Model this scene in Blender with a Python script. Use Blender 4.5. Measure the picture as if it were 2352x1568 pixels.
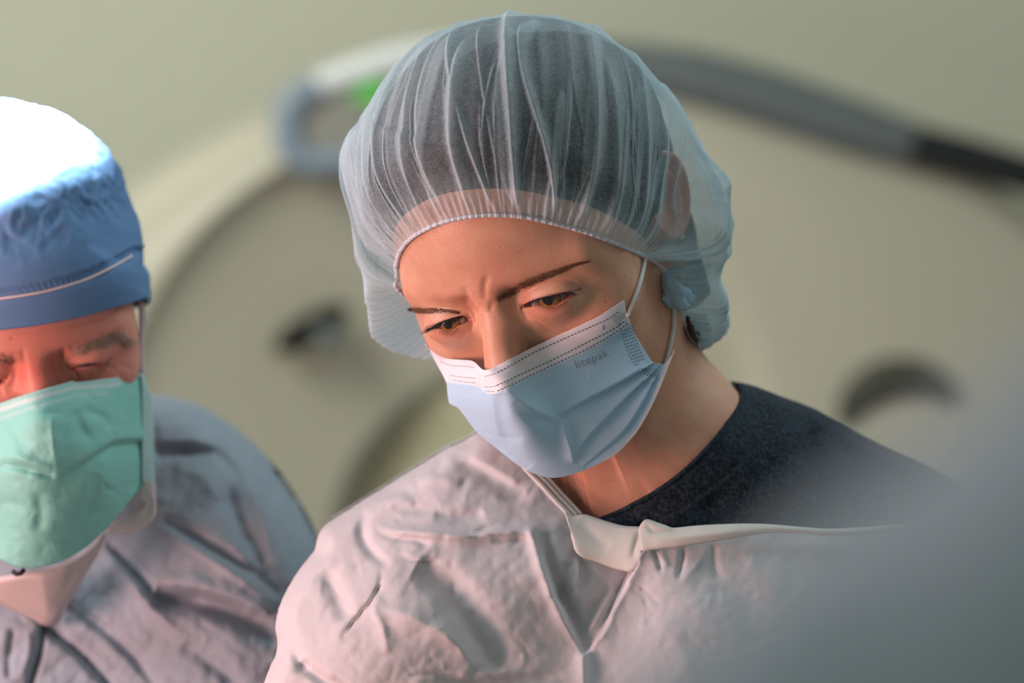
import bpy, bmesh, math, random
import numpy as np
from mathutils import Vector, Matrix
from mathutils.geometry import delaunay_2d_cdt

for o in list(bpy.data.objects):
    bpy.data.objects.remove(o)
S = bpy.context.scene
COL = S.collection
random.seed(7)
RNG = np.random.default_rng(11)

# ------------------------------------------------------------------ camera
CD = 1.633                       # camera to the nurse's eyes, metres
CZ = 1.50
FP = 100 / 36 * 2352             # focal length in pixels
cam = bpy.data.cameras.new('camera')
cam.lens = 100
cam.sensor_width = 36
cam.dof.use_dof = True
cam.dof.focus_distance = 1.625
cam.dof.aperture_fstop = 3.4
cam.dof.aperture_blades = 0
cam.clip_start = 0.05
camo = bpy.data.objects.new('camera', cam)
camo.location = (0, -CD, CZ)
camo.rotation_euler = (math.pi / 2, 0, 0)
COL.objects.link(camo)
S.camera = camo
# ------------------------------------------------------------------ world and view
S.view_settings.view_transform = 'Standard'
S.view_settings.look = 'None'
S.view_settings.gamma = 1
S.view_settings.use_curve_mapping = False
S.view_settings.exposure = 0.0
world = bpy.data.worlds.new('World')
S.world = world
world.use_nodes = True
bg = world.node_tree.nodes['Background']
bg.inputs[0].default_value = (0.62, 0.66, 0.60, 1)
bg.inputs[1].default_value = 0.36


def area(name, loc, target, size, power, colour, spread=None):
    l = bpy.data.lights.new(name, 'AREA')
    l.shape = 'DISK'
    l.size = size
    l.energy = power
    l.color = colour
    if spread:
        l.spread = math.radians(spread)
    o = bpy.data.objects.new(name, l)
    o.location = loc
    d = Vector(target) - Vector(loc)
    o.rotation_euler = d.to_track_quat('-Z', 'Y').to_euler()
    COL.objects.link(o)
    return o


area('ceiling_panel_light', (0.9, 0.4, 2.85), (0.1, 0.0, 1.5), 1.3, 17, (0.80, 0.95, 1.0))
area('drape_bounce_light', (-1.05, -0.50, 1.30), (0.0, 0.0, 1.5), 0.5, 16, (1.0, 0.52, 0.47))
area('left_room_light', (-1.6, -0.3, 2.3), (-0.1, 0.0, 1.5), 0.9, 18, (0.95, 0.93, 1.0))
lamp = bpy.data.lights.new('surgical_lamp_light', 'SPOT')
lamp.energy = 2200
lamp.color = (1.0, 0.96, 0.93)
lamp.spot_size = math.radians(8.4)
lamp.spot_blend = 0.06
lamp.shadow_soft_size = 0.02
lampo = bpy.data.objects.new('surgical_lamp_light', lamp)
lampo.location = (-0.10, -0.38, 2.58)
lampo.rotation_euler = (Vector((-0.335, 0.115, 1.668)) - Vector(lampo.location)).to_track_quat('-Z', 'Y').to_euler()
COL.objects.link(lampo)
area('gantry_light', (-1.6, 1.0, 2.9), (-0.2, 3.2, 1.8), 1.3, 62, (1.0, 0.97, 0.88))


# ------------------------------------------------------------------ small helpers
def put(px, py, Y):
    """world point (metres) seen at photo position px,py at depth Y"""
    px = np.asarray(px, float); py = np.asarray(py, float); Y = np.asarray(Y, float)
    d = (CD + Y) / FP
    return np.stack([(px - 1176) * d, Y + 0 * px, CZ + (784 - py) * d], -1)


def seen(P):
    P = np.asarray(P, float)
    d = FP / (P[..., 1] + CD)
    return np.stack([1176 + P[..., 0] * d, 784 - (P[..., 2] - CZ) * d], -1)


def sstep(a, b, x):
    t = np.clip((x - a) / (b - a), 0, 1)
    return t * t * (3 - 2 * t)


def smooth_poly(pts, n=6, closed=False):
    """Catmull-Rom through the points"""
    pts = np.asarray(pts, float)
    m = len(pts)
    out = []
    rng = range(m) if closed else range(m - 1)
    for i in rng:
        if closed:
            a, b, c, d = pts[(i - 1) % m], pts[i], pts[(i + 1) % m], pts[(i + 2) % m]
        else:
            b, c = pts[i], pts[i + 1]
            a = pts[i - 1] if i > 0 else 2 * b - c
            d = pts[i + 2] if i + 2 < m else 2 * c - b
        for k in range(n):
            t = k / n
            out.append(0.5 * ((2 * b) + (c - a) * t + (2 * a - 5 * b + 4 * c - d) * t * t
                              + (3 * b - a - 3 * c + d) * t ** 3))
    if not closed:
        out.append(pts[-1])
    return np.array(out)


def resample(pts, n):
    pts = np.asarray(pts, float)
    s = np.r_[0, np.cumsum(np.linalg.norm(np.diff(pts, axis=0), axis=1))]
    t = np.linspace(0, s[-1], n)
    return np.stack([np.interp(t, s, pts[:, k]) for k in range(pts.shape[1])], 1)


def dist_poly(Q, poly, closed=False):
    """distance of 2-D points to a polyline, and position along it 0..1"""
    poly = np.asarray(poly, float)
    if closed:
        poly = np.vstack([poly, poly[:1]])
    best = np.full(len(Q), 1e9); tt = np.zeros(len(Q))
    n = len(poly) - 1
    for i in range(n):
        a, b = poly[i], poly[i + 1]
        ab = b - a
        L = (ab ** 2).sum() + 1e-12
        t = np.clip(((Q - a) @ ab) / L, 0, 1)
        d = np.linalg.norm(Q - a - t[:, None] * ab, axis=1)
        m = d < best
        best[m] = d[m]; tt[m] = (i + t[m]) / n
    return best, tt


def inside(Q, poly):
    x, y = Q[:, 0], Q[:, 1]
    r = np.zeros(len(Q), bool)
    j = len(poly) - 1
    for i in range(len(poly)):
        xi, yi = poly[i]; xj, yj = poly[j]
        if yi != yj:
            c = ((yi > y) != (yj > y)) & (x < (xj - xi) * (y - yi) / (yj - yi) + xi)
            r ^= c
        j = i
    return r


def mesh_obj(name, V, F, mats, parent=None, smooth=True, fmat=None, attrs=None, uv=None):
    me = bpy.data.meshes.new(name)
    me.from_pydata([tuple(v) for v in np.asarray(V, float).tolist()], [], [tuple(f) for f in F])
    if not isinstance(mats, (list, tuple)):
        mats = [mats]
    for m in mats:
        me.materials.append(m)
    if fmat is not None:
        me.polygons.foreach_set('material_index', np.asarray(fmat, np.int32))
    if smooth:
        me.polygons.foreach_set('use_smooth', np.ones(len(me.polygons), bool))
    if attrs:
        for k, c in attrs.items():
            a = me.attributes.new(k, 'FLOAT', 'POINT')
            a.data.foreach_set('value', np.asarray(c, np.float32))
    if uv is not None:
        l = me.uv_layers.new(name='UVMap')
        vi = np.empty(len(me.loops), np.int32)
        me.loops.foreach_get('vertex_index', vi)
        l.data.foreach_set('uv', np.asarray(uv, np.float32)[vi].ravel())
    me.update()
    o = bpy.data.objects.new(name, me)
    COL.objects.link(o)
    if parent:
        o.parent = parent
        o.matrix_parent_inverse = Matrix.Identity(4)
        w = Vector((0, 0, 0)); p = parent
        while p:
            w += Vector(p.location); p = p.parent
        o.location = -w
    return o


def thing(name, label, cat, loc=(0, 0, 0), group=None):
    o = bpy.data.objects.new(name, None)
    COL.objects.link(o)
    o.location = loc
    o.empty_display_size = 0.05
    tag(o, label, cat, group)
    return o


def tag(o, label=None, cat=None, group=None, kind=None):
    if label: o['label'] = label
    if cat: o['category'] = cat
    if group: o['group'] = group
    if kind: o['kind'] = kind
    return o


def grid_faces(nu, nv, closed_u=False):
    F = []
    for i in range(nu if closed_u else nu - 1):
        a = i * nv; b = ((i + 1) % nu) * nv
        for j in range(nv - 1):
            F.append((a + j, b + j, b + j + 1, a + j + 1))
    return F


def tube(path, rad, ns=8, flat=1.0, nrm=None):
    """verts, faces of a tube along a 3-D path; rad scalar or array; flat squashes across nrm"""
    path = np.asarray(path, float)
    n = len(path)
    rad = np.broadcast_to(np.asarray(rad, float), (n,))
    T = np.gradient(path, axis=0)
    T /= np.linalg.norm(T, axis=1)[:, None] + 1e-12
    up = np.array([0, -1.0, 0.1]) if nrm is None else np.asarray(nrm, float)
    A = np.cross(T, up); A /= np.linalg.norm(A, axis=1)[:, None] + 1e-12
    B = np.cross(A, T)
    th = np.linspace(0, 2 * np.pi, ns, endpoint=False)
    V = (path[:, None] + rad[:, None, None] * (A[:, None] * np.cos(th)[None, :, None]
         + B[:, None] * np.sin(th)[None, :, None] * flat)).reshape(-1, 3)
    F = []
    for i in range(n - 1):
        for k in range(ns):
            F.append((i * ns + k, i * ns + (k + 1) % ns, (i + 1) * ns + (k + 1) % ns, (i + 1) * ns + k))
    F.append(tuple(range(ns - 1, -1, -1)))
    F.append(tuple((n - 1) * ns + k for k in range(ns)))
    return V, F


def join_vf(parts):
    V = []; F = []; o = 0
    for v, f in parts:
        V.append(np.asarray(v)); F += [tuple(i + o for i in q) for q in f]
        o += len(v)
    return np.vstack(V), F


def fbm(P, seed=0, octaves=4, base=1.0):
    """cheap smooth noise from random sines, P (N,k)"""
    r = np.random.default_rng(seed)
    k = P.shape[1]
    out = np.zeros(len(P)); amp = 1.0; f = base; tot = 0
    for o in range(octaves):
        s = np.zeros(len(P))
        for j in range(7):
            w = r.normal(size=k); w /= np.linalg.norm(w)
            s += np.sin(P @ (w * f * (0.7 + 0.6 * r.random())) * 2 * np.pi + r.random() * 6.283)
        out += amp * s / 2.6; tot += amp
        amp *= 0.5; f *= 2.03
    return out / tot


# ------------------------------------------------------------------ materials
def nodes(name):
    m = bpy.data.materials.new(name)
    m.use_nodes = True
    nt = m.node_tree
    b = nt.nodes['Principled BSDF']
    return m, nt, b


def N(nt, t, **kw):
    n = nt.nodes.new(t)
    for k, v in kw.items():
        if k.startswith('_'):
            setattr(n, k[1:], v)
        else:
            n.inputs[k.replace('__', ' ')].default_value = v
    return n


def mixc(nt, fac, a, b, mode='MIX'):
    n = nt.nodes.new('ShaderNodeMix')
    n.data_type = 'RGBA'
    n.blend_type = mode
    for s, v in ((0, fac), (6, a), (7, b)):
        if hasattr(v, 'links') or hasattr(v, 'is_linked'):
            nt.links.new(v, n.inputs[s])
        elif isinstance(v, (int, float)):
            n.inputs[s].default_value = v
        else:
            n.inputs[s].default_value = (*v, 1)
    return n.outputs[2]


def ramp(nt, src, stops):
    n = nt.nodes.new('ShaderNodeValToRGB')
    e = n.color_ramp.elements
    while len(e) < len(stops):
        e.new(0.5)
    for i, (p, c) in enumerate(stops):
        e[i].position = p
        e[i].color = (*c, 1) if not isinstance(c, (int, float)) else (c, c, c, 1)
    nt.links.new(src, n.inputs[0])
    return n.outputs[0]


def attr(nt, name):
    n = nt.nodes.new('ShaderNodeAttribute')
    n.attribute_name = name
    return n


def bump(nt, b, h, strength, dist):
    n = nt.nodes.new('ShaderNodeBump')
    n.inputs['Strength'].default_value = strength
    n.inputs['Distance'].default_value = dist
    nt.links.new(h, n.inputs['Height'])
    nt.links.new(n.outputs[0], b.inputs['Normal'])
    return n


def noise(nt, scale, detail=3, rough=0.5, vec=None, dist=0.0):
    n = nt.nodes.new('ShaderNodeTexNoise')
    n.inputs['Scale'].default_value = scale
    n.inputs['Detail'].default_value = detail
    n.inputs['Roughness'].default_value = rough
    n.inputs['Distortion'].default_value = dist
    if vec is None:
        tc = nt.nodes.new('ShaderNodeTexCoord')
        vec = tc.outputs['Object']
    nt.links.new(vec, n.inputs['Vector'])
    return n.outputs[0]


def skin_material(name, base, red, rough=0.42):
    m, nt, b = nodes(name)
    n1 = noise(nt, 55, 5, 0.6)
    f1 = ramp(nt, n1, [(0.35, 0.0), (0.68, 1.0)])
    c = mixc(nt, f1, base, tuple(x * y for x, y in zip(base, (0.90, 0.80, 0.78))))
    ar = attr(nt, 'red')
    c = mixc(nt, ar.outputs['Fac'], c, red)
    ad = attr(nt, 'dark')
    c = mixc(nt, ad.outputs['Fac'], c, (0.10, 0.04, 0.03))
    n2 = noise(nt, 900, 2, 0.5)
    sp = ramp(nt, noise(nt, 210, 2, 0.5), [(0.70, 0.0), (0.76, 1.0)])
    c = mixc(nt, sp, c, tuple(x * y for x, y in zip(base, (0.72, 0.55, 0.50))))
    nt.links.new(c, b.inputs['Base Color'])
    b.inputs['Roughness'].default_value = rough
    b.inputs['Subsurface Weight'].default_value = 0.22
    b.inputs['Subsurface Radius'].default_value = (1.0, 0.35, 0.2)
    b.inputs['Subsurface Scale'].default_value = 0.006
    b.inputs['Specular IOR Level'].default_value = 0.42
    bump(nt, b, n2, 0.35, 0.0004)
    return m


def plain(name, col, rough=0.6, spec=0.4, metal=0.0):
    m, nt, b = nodes(name)
    n1 = noise(nt, 30, 3)
    c = mixc(nt, ramp(nt, n1, [(0.3, 0.0), (0.7, 1.0)]), col, tuple(x * 0.93 for x in col))
    nt.links.new(c, b.inputs['Base Color'])
    b.inputs['Roughness'].default_value = rough
    b.inputs['Specular IOR Level'].default_value = spec
    b.inputs['Metallic'].default_value = metal
    return m


def nonwoven(name, col, rough=0.75, thin=0.25, bumps=0.5, fibre=1400, wrinkle=0.0):
    """matt spunbond cloth with a fine fibre grain; thin = share of light let through"""
    m, nt, b = nodes(name)
    g = noise(nt, fibre, 4, 0.7)
    n1 = noise(nt, 90, 4, 0.65)
    c = mixc(nt, ramp(nt, n1, [(0.3, 0.0), (0.75, 1.0)]), col, tuple(x * 0.92 for x in col))
    nt.links.new(c, b.inputs['Base Color'])
    b.inputs['Roughness'].default_value = rough
    b.inputs['Specular IOR Level'].default_value = 0.25
    h = g
    if wrinkle:
        tc = nt.nodes.new('ShaderNodeTexCoord')
        wv = nt.nodes.new('ShaderNodeTexVoronoi')
        wv.feature = 'SMOOTH_F1'
        wv.inputs['Scale'].default_value = 30
        dn = nt.nodes.new('ShaderNodeTexNoise'); dn.inputs['Scale'].default_value = 22
        nt.links.new(tc.outputs['Object'], dn.inputs['Vector'])
        va = nt.nodes.new('ShaderNodeVectorMath'); va.operation = 'MULTIPLY_ADD'
        nt.links.new(dn.outputs['Color'], va.inputs[0])
        va.inputs[1].default_value = (0.06, 0.06, 0.06)
        nt.links.new(tc.outputs['Object'], va.inputs[2])
        nt.links.new(va.outputs[0], wv.inputs['Vector'])
        b1 = nt.nodes.new('ShaderNodeBump')
        b1.inputs['Strength'].default_value = wrinkle
        b1.inputs['Distance'].default_value = 0.012
        nt.links.new(wv.outputs['Distance'], b1.inputs['Height'])
        b2 = bump(nt, b, h, bumps, 0.0004)
        nt.links.new(b1.outputs[0], b2.inputs['Normal'])
    else:
        bump(nt, b, h, bumps, 0.0004)
    if thin:
        tr = nt.nodes.new('ShaderNodeBsdfTranslucent')
        nt.links.new(c, tr.inputs['Color'])
        mx = nt.nodes.new('ShaderNodeMixShader')
        mx.inputs[0].default_value = thin
        nt.links.new(b.outputs[0], mx.inputs[1])
        nt.links.new(tr.outputs[0], mx.inputs[2])
        nt.links.new(mx.outputs[0], nt.nodes['Material Output'].inputs[0])
    return m


# ------------------------------------------------------------------ head geometry
class Pose:
    def __init__(s, yaw, pitch, roll, scale, T):
        y, p, r = map(math.radians, (yaw, pitch, roll))
        cy, sy = math.cos(y), math.sin(y); cp, sp = math.cos(p), math.sin(p); cr, sr = math.cos(r), math.sin(r)
        Rz = np.array([[cy, -sy, 0], [sy, cy, 0], [0, 0, 1]])
        Rx = np.array([[1, 0, 0], [0, cp, -sp], [0, sp, cp]])
        Ry = np.array([[cr, 0, sr], [0, 1, 0], [-sr, 0, cr]])
        s.R = Ry @ Rz @ Rx
        s.k = scale / 1000
        s.T = np.array(T, float)

    def w(s, P):            # head millimetres -> world metres
        return np.asarray(P, float) @ s.R.T * s.k + s.T

    def l(s, P):            # world -> head millimetres
        return (np.asarray(P, float) - s.T) @ s.R / s.k

    def dir(s, D):
        return np.asarray(D, float) @ s.R.T


def ell(P, c, r):
    q = P - np.array(c, float); r = np.array(r, float)
    k0 = np.linalg.norm(q / r, axis=1); k1 = np.linalg.norm(q / r ** 2, axis=1) + 1e-9
    return k0 * (k0 - 1) / k1


def cap(P, a, b, ra, rb):
    a = np.array(a, float); b = np.array(b, float)
    ab = b - a
    t = np.clip((P - a) @ ab / (ab @ ab), 0, 1)
    return np.linalg.norm(P - a - t[:, None] * ab, axis=1) - (ra + (rb - ra) * t)


def su(a, b, k):
    h = np.clip(0.5 + 0.5 * (b - a) / k, 0, 1)
    return b + (a - b) * h - k * h * (1 - h)


def ss(a, b, k):            # smooth a minus b
    h = np.clip(0.5 - 0.5 * (a + b) / k, 0, 1)
    return a + (-b - a) * h + k * h * (1 - h)


def skull(P):
    Q = np.stack([np.abs(P[:, 0]), P[:, 1], P[:, 2]], 1)
    d = ell(Q, (0, 80, 39), (74, 95, 79))
    d = su(d, ell(Q, (0, 44, 12), (66, 60, 70)), 14)
    return d


EYE_C = [np.array([31.0, 1, 0]), np.array([-31.0, 1, 0])]


def head_sdf(P):
    Q = np.stack([np.abs(P[:, 0]), P[:, 1], P[:, 2]], 1)
    d = skull(P)
    d = su(d, ell(Q, (0, 46, -30), (60, 58, 66)), 12)
    d = su(d, ell(Q, (0, 44, -58), (53, 54, 40)), 14)
    d = su(d, ell(Q, (0, 2, -60), (26, 20, 26)), 14)
    d = su(d, ell(Q, (0, 3, -86), (20, 17, 13)), 12)
    d = su(d, ell(Q, (35, 16, -27), (25, 20, 15)), 10)
    d = su(d, cap(Q, (0, -4, 13.5), (50, 9.5, 12.5), 8.5, 7.5), 13)
    d = su(d, ell(Q, (44, 24, -12), (20, 18, 28)), 18)
    d = ss(d, ell(Q, (29, -18, -2), (17, 10, 9.5)), 9)
    d = ss(d, ell(Q, (13, -17, 0), (8, 10, 9)), 8)
    for c in EYE_C:
        d = su(d, ell(P, c + np.array([0, 0.6, -0.8]), (17.4, 13.0, 12.6)), 7)
    d = su(d, cap(Q, (0, -4, 8), (0, -26, -24), 7.5, 10.0), 11)
    d = su(d, ell(Q, (0, -33, -34), (13, 12, 10)), 6)
    d = su(d, ell(Q, (12, -13, -40), (8, 10, 7)), 5)
    return d


def march(sdf, C, D, start=330.0, n=85):
    """outermost hit along rays C + t D, coming from outside"""
    t = np.full(len(D), start)
    for i in range(n):
        d = sdf(C + t[:, None] * D)
        t = t - 0.8 * d
        t = np.clip(t, 2, start)
    return t


def sdf_normal(sdf, P, e=0.4):
    g = np.zeros_like(P)
    for k in range(3):
        o = np.zeros(3); o[k] = e
        g[:, k] = sdf(P + o) - sdf(P - o)
    return g / (np.linalg.norm(g, axis=1)[:, None] + 1e-9)


HC = np.array([0, 55.0, -5.0])


def to_ae(P):               # head mm -> azimuth/elevation (degrees) seen from HC
    v = P - HC
    return np.stack([np.degrees(np.arctan2(v[:, 0], -v[:, 1])),
                     np.degrees(np.arctan2(v[:, 2], np.hypot(v[:, 0], v[:, 1])))], 1)


def from_ae(A):
    a = np.radians(A[:, 0]); e = np.radians(A[:, 1])
    return np.stack([np.sin(a) * np.cos(e), -np.cos(a) * np.cos(e), np.sin(e)], 1)


def ray_ball(pose, px, c, r):
    """photo points -> head mm points on a ball around c (first hit; nearest point if missed)"""
    O = pose.l(np.array([[0, -CD, CZ]]))[0]
    W = put(px[:, 0], px[:, 1], 0.0)
    sq = LID_SQ if r == EYE_LID else 1.0
    D = (pose.l(W) - O) * sq
    D /= np.linalg.norm(D, axis=1)[:, None]
    oc = (O - c) * sq
    b = D @ oc
    q = b * b - (oc @ oc - r * r)
    t = -b - np.sqrt(np.maximum(q, 0))
    v = oc + t[:, None] * D
    return c + v / np.linalg.norm(v, axis=1)[:, None] * r / sq


def make_skin(pose, sdf, eyes, creases, tints, body_parts, mats, name, parent, cut=None,
              fine=((-75, 75), (-45, 48)), fstep=0.9):
    """One continuous skin mesh. eyes: list of (centre mm, aperture photo points)"""
    pts = []
    a = np.arange(-180, 180, 3.0); e = np.arange(-86, 88, 3.0)
    A, E = np.meshgrid(a, e)
    coarse = np.stack([A.ravel(), E.ravel()], 1)
    fa, fe = fine
    m = (coarse[:, 0] > fa[0]) & (coarse[:, 0] < fa[1]) & (coarse[:, 1] > fe[0]) & (coarse[:, 1] < fe[1])
    coarse = coarse[~m]
    A, E = np.meshgrid(np.arange(fa[0], fa[1], fstep), np.arange(fe[0], fe[1], fstep))
    f = np.stack([A.ravel(), E.ravel()], 1)
    f = f + RNG.uniform(-0.1, 0.1, f.shape)
    A, E = np.meshgrid(np.arange(-60, 176, 0.75), np.arange(-88, -38, 0.75))
    f = f[f[:, 1] > -38.5]
    coarse = coarse[~((coarse[:, 0] > -60) & (coarse[:, 0] < 176) & (coarse[:, 1] < -38))]
    low = np.stack([A.ravel(), E.ravel()], 1)
    low = low[(np.cos(np.radians(low[:, 1])) > 0.25) | ((np.arange(len(low)) % 4) == 0)]
    f = np.vstack([f, low])
    rings = []; loops = []
    for (c, ap) in eyes:
        ap = resample(np.vstack([smooth_poly(ap, 8, True), smooth_poly(ap, 8, True)[:1]]), 121)[:-1]
        B = ray_ball(pose, ap, c, EYE_LID)
        q = to_ae(B)
        cen = q.mean(0)
        R0 = np.hypot(*(q - cen).T)
        ang = np.arctan2(*(q - cen).T[::-1])
        big = cen + np.stack([15 * np.cos(ang), 11 * np.sin(ang)], 1)
        f = f[((f[:, 0] - cen[0]) / 15) ** 2 + ((f[:, 1] - cen[1]) / 11) ** 2 > 1.03]
        coarse = coarse[((coarse[:, 0] - cen[0]) / 16) ** 2 + ((coarse[:, 1] - cen[1]) / 12) ** 2 > 1.03]
        rr = []
        for k, t in enumerate(np.linspace(0, 1, 26) ** 1.5):
            r_ = q * (1 - t) + big * t
            if k: r_ = r_ + 0
            rr.append(r_)
        rings.append(np.vstack(rr))
        loops.append((q, c, B))
    P2 = np.vstack([q for q in rings] + [f, coarse]) if rings else np.vstack([f, coarse])
    edges = []; off = 0
    for (q, c, B), r_ in zip(loops, rings):
        n = len(q)
        edges += [(off + i, off + (i + 1) % n) for i in range(n)]
        off += len(r_)
    # aspect so that the triangulation is even
    res = delaunay_2d_cdt([Vector(p) for p in P2.tolist()], edges, [], 0, 1e-5)
    V2 = np.array([tuple(v) for v in res[0]]); F = np.array([tuple(t) for t in res[2]])
    cen = V2[F].mean(1)
    keep = np.ones(len(F), bool)
    for (q, c, B) in loops:
        keep &= ~inside(cen, q)
    F = F[keep]
    # winding: outward
    D = from_ae(V2)
    t = march(sdf, HC, D)
    P = HC + t[:, None] * D
    # lids hug the eyeballs
    for (q, c, B) in loops:
        d, _ = dist_poly(V2, q, True)
        d[inside(V2, q)] = 0
        w = 1 - sstep(0.6, 6.5, d)
        oc = (HC - c) * LID_SQ
        Ds = D * LID_SQ
        a_ = (Ds ** 2).sum(1)
        b = Ds @ oc
        qd = b * b - a_ * (oc @ oc - EYE_LID ** 2)
        tb = (-b + np.sqrt(np.maximum(qd, 0))) / a_
        ok = qd > 0
        w = np.where(ok, w * sstep(0, 45, qd / a_), 0)
        t = t * (1 - w) + tb * w
        P = HC + t[:, None] * D
    nrm = sdf_normal(sdf, P)
    for (q, c, B) in loops:
        d, _ = dist_poly(V2, q, True)
        w = (1 - sstep(0.6, 6.5, d))[:, None]
        rv = P - c; rv /= np.linalg.norm(rv, axis=1)[:, None]
        nrm = nrm * (1 - w) + rv * w
    nrm /= np.linalg.norm(nrm, axis=1)[:, None] + 1e-9
    px = seen(pose.w(P))
    front = (pose.dir(nrm)[:, 1] < 0.25)
    for (poly, depth, width, *ends) in creases:
        poly = smooth_poly(poly, 5)
        d, tt = dist_poly(px, poly)
        taper = np.sin(np.clip(tt, 0.0, 1) * np.pi) ** 0.5
        w = np.exp(-(d / width) ** 2) * taper * front
        P = P - nrm * (depth * w)[:, None]
    for (q, c, B) in loops:
        rv = (P - c) * LID_SQ; L_ = np.linalg.norm(rv, axis=1)[:, None]
        P = np.where(L_ < EYE_LID - 0.15, c + rv / L_ * (EYE_LID - 0.15) / LID_SQ, P)
    red = np.zeros(len(P)); dark = np.zeros(len(P))
    for (kind, poly, amt, width) in tints:
        d, tt = dist_poly(px, np.asarray(poly, float))
        w = amt * np.exp(-(d / width) ** 2) * front
        if kind == 'red': red = np.maximum(red, w)
        else: dark = np.maximum(dark, w)
    tris = F
    # orientation check
    v0, v1, v2 = P[F[:, 0]], P[F[:, 1]], P[F[:, 2]]
    nn = np.cross(v1 - v0, v2 - v0)
    if (np.einsum('ij,ij->i', nn, v0 - HC) < 0).mean() > 0.5:
        F = F[:, ::-1]
    faces = [tuple(f_) for f_ in F.tolist()]
    VV = [P]; off = len(P); R_ = [red]; DK = [dark]
    # wet lid margins: a strip from the lid surface in to the eyeball
    for (q, c, B) in loops:
        n = len(q)
        idx = [int(np.argmin(((V2 - p) ** 2).sum(1))) for p in q]
        cen3 = B.mean(0)
        ring = P[idx]
        rr = [ring]
        for k, (rad, s_) in enumerate([(EYE_LID - 0.25, 0.012), (EYE_LID - 0.9, 0.025), (EYE_R - 1.2, 0.03)]):
            v = (ring - c) * LID_SQ
            v = v / np.linalg.norm(v, axis=1)[:, None] * rad
            p_ = c + v / LID_SQ
            p_ = p_ + (cen3 - p_) * s_
            rr.append(p_)
        for k in range(1, 4):
            VV.append(rr[k]); R_.append(np.full(n, 0.75)); DK.append(np.zeros(n))
        base = off
        for k in range(3):
            for i in range(n):
                j = (i + 1) % n
                if k == 0:
                    faces.append((idx[i], idx[j], base + j, base + i))
                else:
                    o1 = base + (k - 1) * n; o2 = base + k * n
                    faces.append((o1 + i, o1 + j, o2 + j, o2 + i))
        off += 3 * n
    V = pose.w(np.vstack(VV)); red = np.hstack(R_); dark = np.hstack(DK)
    if cut is not None:
        keepv = cut(np.vstack(VV)) > 0
        faces = [f_ for f_ in faces if all(keepv[i] for i in f_)]
    for (bv, bf) in body_parts:
        faces += [tuple(i + len(V) for i in f_) for f_ in bf]
        V = np.vstack([V, bv]); red = np.r_[red, np.zeros(len(bv))]; dark = np.r_[dark, np.zeros(len(bv))]
    # drop loose vertices
    used = np.zeros(len(V), bool)
    for f_ in faces:
        for i in f_: used[i] = True
    remap = np.cumsum(used) - 1
    faces = [tuple(int(remap[i]) for i in f_) for f_ in faces]
    pxa = None
    return mesh_obj(name, V[used], faces, mats, parent, attrs={'red': red[used], 'dark': dark[used]})


def axis_tube(sdf, path, nth=120, ns=60, start=110.0, ref=(0, -1, 0)):
    """skin around an axis path in head mm, outermost hit of sdf; returns verts(mm), faces"""
    path = resample(np.asarray(path, float), ns)
    T = np.gradient(path, axis=0); T /= np.linalg.norm(T, axis=1)[:, None]
    A = np.cross(T, np.asarray(ref, float)); A /= np.linalg.norm(A, axis=1)[:, None]
    B = np.cross(T, A)
    th = np.linspace(0, 2 * np.pi, nth, endpoint=False)
    D = (A[:, None] * np.cos(th)[None, :, None] + B[:, None] * np.sin(th)[None, :, None]).reshape(-1, 3)
    C = np.repeat(path, nth, 0)
    t = np.full(len(D), start)
    for i in range(70):
        d = sdf(C + t[:, None] * D)
        t = np.clip(t - 0.8 * d, 2, start)
    V = C + t[:, None] * D
    F = []
    for i in range(ns - 1):
        for k in range(nth):
            F.append((i * nth + k, i * nth + (k + 1) % nth, (i + 1) * nth + (k + 1) % nth, (i + 1) * nth + k))
    return V, F


EYE_R = 12.0
EYE_LID = 13.15
LID_SQ = np.array([0.74, 1.0, 1.0])    # the lids sit on a ball a little wider than the eye


def eye_material(name, iris, iris2):
    m, nt, b = nodes(name)
    at = attr(nt, 'ring')        # angle from the gaze axis, degrees
    sp = attr(nt, 'spoke')
    c1 = mixc(nt, ramp(nt, sp.outputs['Fac'], [(0.25, 0.0), (0.8, 1.0)]), iris, iris2)
    dv = nt.nodes.new('ShaderNodeMath'); dv.operation = 'DIVIDE'; dv.inputs[1].default_value = 40
    nt.links.new(at.outputs['Fac'], dv.inputs[0])
    r = dv.outputs[0]
    c = mixc(nt, ramp(nt, r, [(0.66, 0.0), (0.80, 1.0)]), c1, (0.03, 0.015, 0.01))
    c = mixc(nt, ramp(nt, r, [(0.285, 1.0), (0.325, 0.0)]), c, (0.004, 0.003, 0.003))
    c = mixc(nt, ramp(nt, r, [(0.79, 0.0), (0.87, 1.0)]), c, (0.62, 0.50, 0.46))
    nt.links.new(c, b.inputs['Base Color'])
    b.inputs['Roughness'].default_value = 0.25
    b.inputs['Coat Weight'].default_value = 1.0
    b.inputs['Coat Roughness'].default_value = 0.03
    return m


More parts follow.
